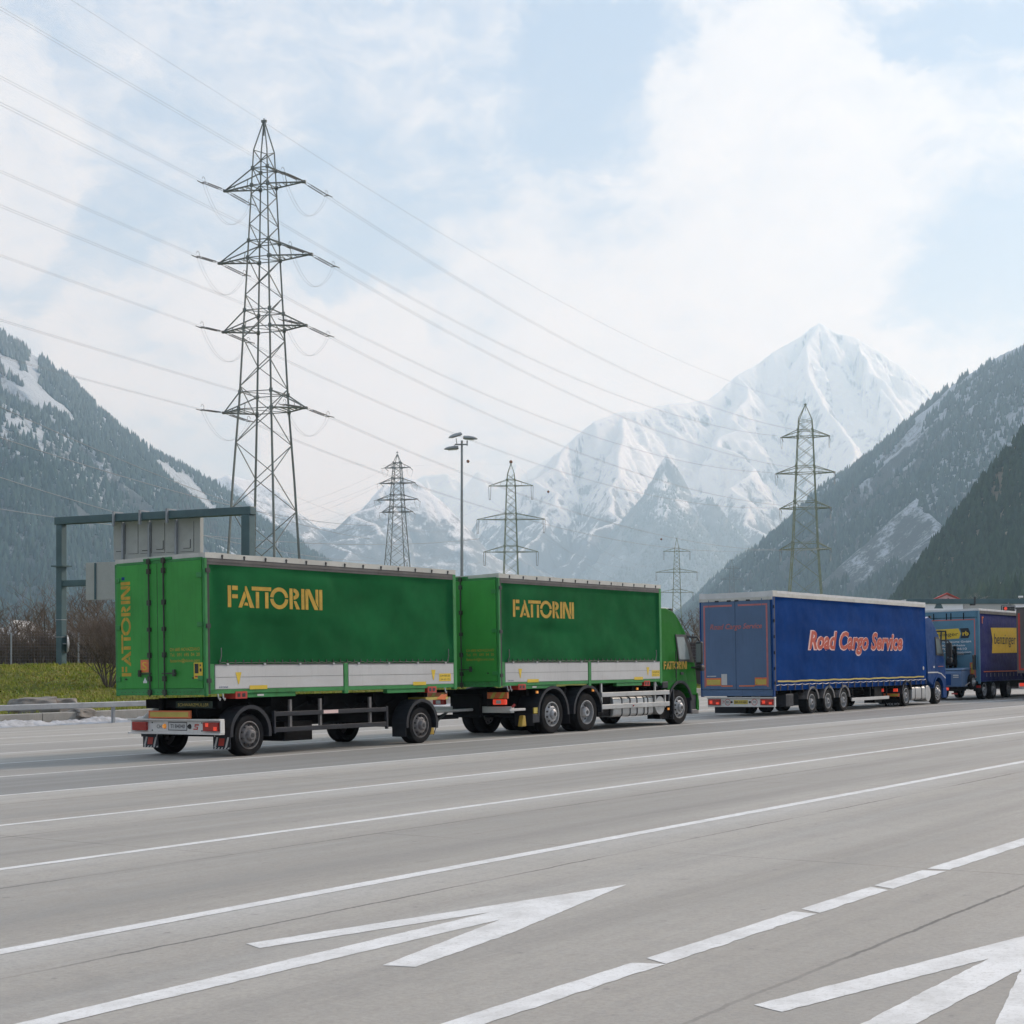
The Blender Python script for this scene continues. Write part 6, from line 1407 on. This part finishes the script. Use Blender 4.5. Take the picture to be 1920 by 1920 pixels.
# ------------------------------------------------------------------ buildings
WALLW = paint('white_wall', (.84, .83, .86), .8, var=.04, dirt=.1); WALLG = paint('grey_wall', (.46, .45, .43), .8, var=.05, dirt=.15)
def house(px0, px1, pyt, Y, dep, name, lab, wall, roof, pitch=0, gable=False):
    a = at(px0, pyt, Y); b2 = at(px1, pyt, Y); w = b2.x-a.x; hh = a.z+1.5
    r_ = empty(name, (a.x, Y, -1.5)); tag(r_, lab, 'building')
    MB().box(0, w, 0, dep, 0, hh).build('wall', wall, r_)
    if pitch and not gable: MB().prism([(-.6, hh-.1), (dep/2, hh+pitch), (dep+.6, hh-.1), (dep/2, hh-.25)], -.4, w+.4, 'x').build('roof', roof, r_)
    elif pitch: MB().prism([(-.5, hh-.1), (w/2, hh+pitch), (w+.5, hh-.1), (w/2, hh+pitch-.5)], -.4, dep+.4, 'y').build('roof', roof, r_); MB().prism([(0, hh), (w/2, hh+pitch-.4), (w, hh)], 0, dep, 'y').build('gable', wall, r_)
    else: MB().box(-.2, w+.2, -.2, dep+.2, hh, hh+.4).build('roof', roof, r_)
    g = MB(); n = max(2, int(w/3.2))
    for i in range(n):
        x = (i+.5)*w/n; g.box(x-.5, x+.5, -.04, -.005, hh-2.3, hh-1.1)
    g.build('window_band', GLASS, r_); return r_
house(14, 34, 1180, 260, 10, 'white_house', 'small white house with snowy roof behind the bare trees at the far left', WALLW, SNOWROOF, 1.6, True)
house(-60, 12, 1188, 300, 12, 'farm_building', 'long low white-roofed building at the left frame edge', WALLG, SNOWROOF, 1.2)
house(40, 150, 1196, 300, 14, 'low_shed', 'long pale shed with snowy roof behind the hedge and the gantry post', paint('cream_wall', (.45, .42, .34), .8), SNOWROOF, 1.6)
house(1700, 1806, 1132, 150, 12, 'customs_hall', 'white flat-roofed hall left of the grey one, behind the teal gantry beam', WALLW, WALLW)
house(1807, 1900, 1131, 151, 12, 'customs_hall', 'grey flat-roofed hall between two white ones behind the traffic light', WALLG, WALLG)
house(1901, 1990, 1132, 150, 12, 'customs_hall', 'white flat-roofed hall at the right frame edge', WALLW, WALLW)
a = at(1776, 1114, 190); hg = empty('red_gable', (a.x, 190, -1.5)); tag(hg, 'pink pointed gable sign with red border and black capitals above the teal beam', 'building')
ht_ = a.z+1.5; GP = paint('gable_pink', (.62, .34, .34), .7)
MB().prism([(-2.1, 0), (2.1, 0), (2.1, ht_-.95), (0, ht_-.12), (-2.1, ht_-.95)], 0, .5, 'y').build('wall', GP, hg)
MB().prism([(-2.35, ht_-1.05), (0, ht_), (2.35, ht_-1.05), (2.35, ht_-.9), (0, ht_+.18), (-2.35, ht_-.9)], -.1, .6, 'y').build('roof', RED, hg)
for s_, u, hh in (('W', -1.05, .30), ('I', -.62, .42), ('N', -.42, .55), ('D', .02, .62), ('P', .48, .48), ('A', .88, .32)): text_on(hg, s_, lambda u_, v_: (u_, -.02, v_), u, ht_-1.02, hh*.9, INK, .30 if s_ != 'I' else .08)
# teal lane gantry on the right
bm0 = at(1700, 1127.5, 118); gt = empty('lane_gantry', (bm0.x, 118, -1.0)); tag(gt, 'long straight teal beam spanning the lanes on the right', 'gantry')
zb0 = bm0.z+1.0
MB().box(0, 26, -.2, .2, zb0-.2, zb0+.19).build('beam', TEAL, gt, bevel=.02)
for x in (.3, 25.2): MB().box(x, x+.4, -.19, .19, 0, zb0-.21).build('post', TEAL, gt, bevel=.02)
x0 = at(1760, 1130, 118).x-bm0.x; MB().prism([(x0-.17, zb0-.201), (x0+.17, zb0-.201), (x0+.33, zb0-.55), (x0-.33, zb0-.55)], -.1, .1, 'y').build('bracket', TEAL, gt)
x0 = at(1823, 1130, 118).x-bm0.x; MB().box(x0-.18, x0+.18, -.25, .1, zb0-.32, zb0-.201).box(x0+.05, x0+.2, -.26, -.201, zb0-.2, zb0+.35).build('camera_box', INK, gt, bevel=.02)
sl = at(1890.5, 1141, 117.6); sg = empty('lane_signal', sl); tag(sg, 'rounded black lane signal with a lit red lamp hanging from the teal beam', 'traffic light')
MB().box(-.55, .55, -.10, .10, -.30, .25).build('housing', INK, sg, bevel=.06)
g = MB()
for i in range(1): g.box(-.50, .50, -.108, -.101, .17, .195).box(-.50, -.475, -.108, -.101, -.25, .17).box(.475, .50, -.108, -.101, -.25, .17)
g.build('border', WHT, sg); MB().tube((-.24, -.12, .0), (-.24, -.10, .0), .12, 16).build('red_lamp', TAILON, sg); MB().tube((0, .0, .25), (0, .0, .45), .03).build('hanger', STEEL, sg)
for i in range(3): MB().tube((.12+.14*i, -.108, .02-.05*(i % 2)), (.12+.14*i, -.101, .02-.05*(i % 2)), .035, 8).build('dark_lens', BOARDLN, sg)
a = at(1912, 1118, 170); ll = empty('street_lamp', (a.x, 170, -1.5)); tag(ll, 'small pale lamp head sticking up above the teal beam at the right edge', 'street lamp')
MB().tube((0, 0, 0), (0, 0, a.z+1.5), .06, 8).build('pole', MASTG, ll); MB().box(-.15, .35, -.12, .12, a.z+1.35, a.z+1.55).build('lamp_head', WHT, ll, bevel=.03)
# traffic cone between the lorries
cp = at(1323, 1283, 100); cp.z = zg(cp.x, cp.y); cn = empty('traffic_cone', cp); tag(cn, 'small red and white traffic cone between the green cab and the blue trailer', 'traffic cone')
MB().lathe([(.17, .03), (.02, .7), (.001, .7)], (0, 0, 0), 'z', 14).build('cone', RED, cn, smooth=True); MB().box(-.2, .2, -.2, .2, 0, .03).build('base', RED, cn); MB().lathe([(.125, .25), (.095, .38)], (0, 0, 0), 'z', 14).build('band', WHT, cn)
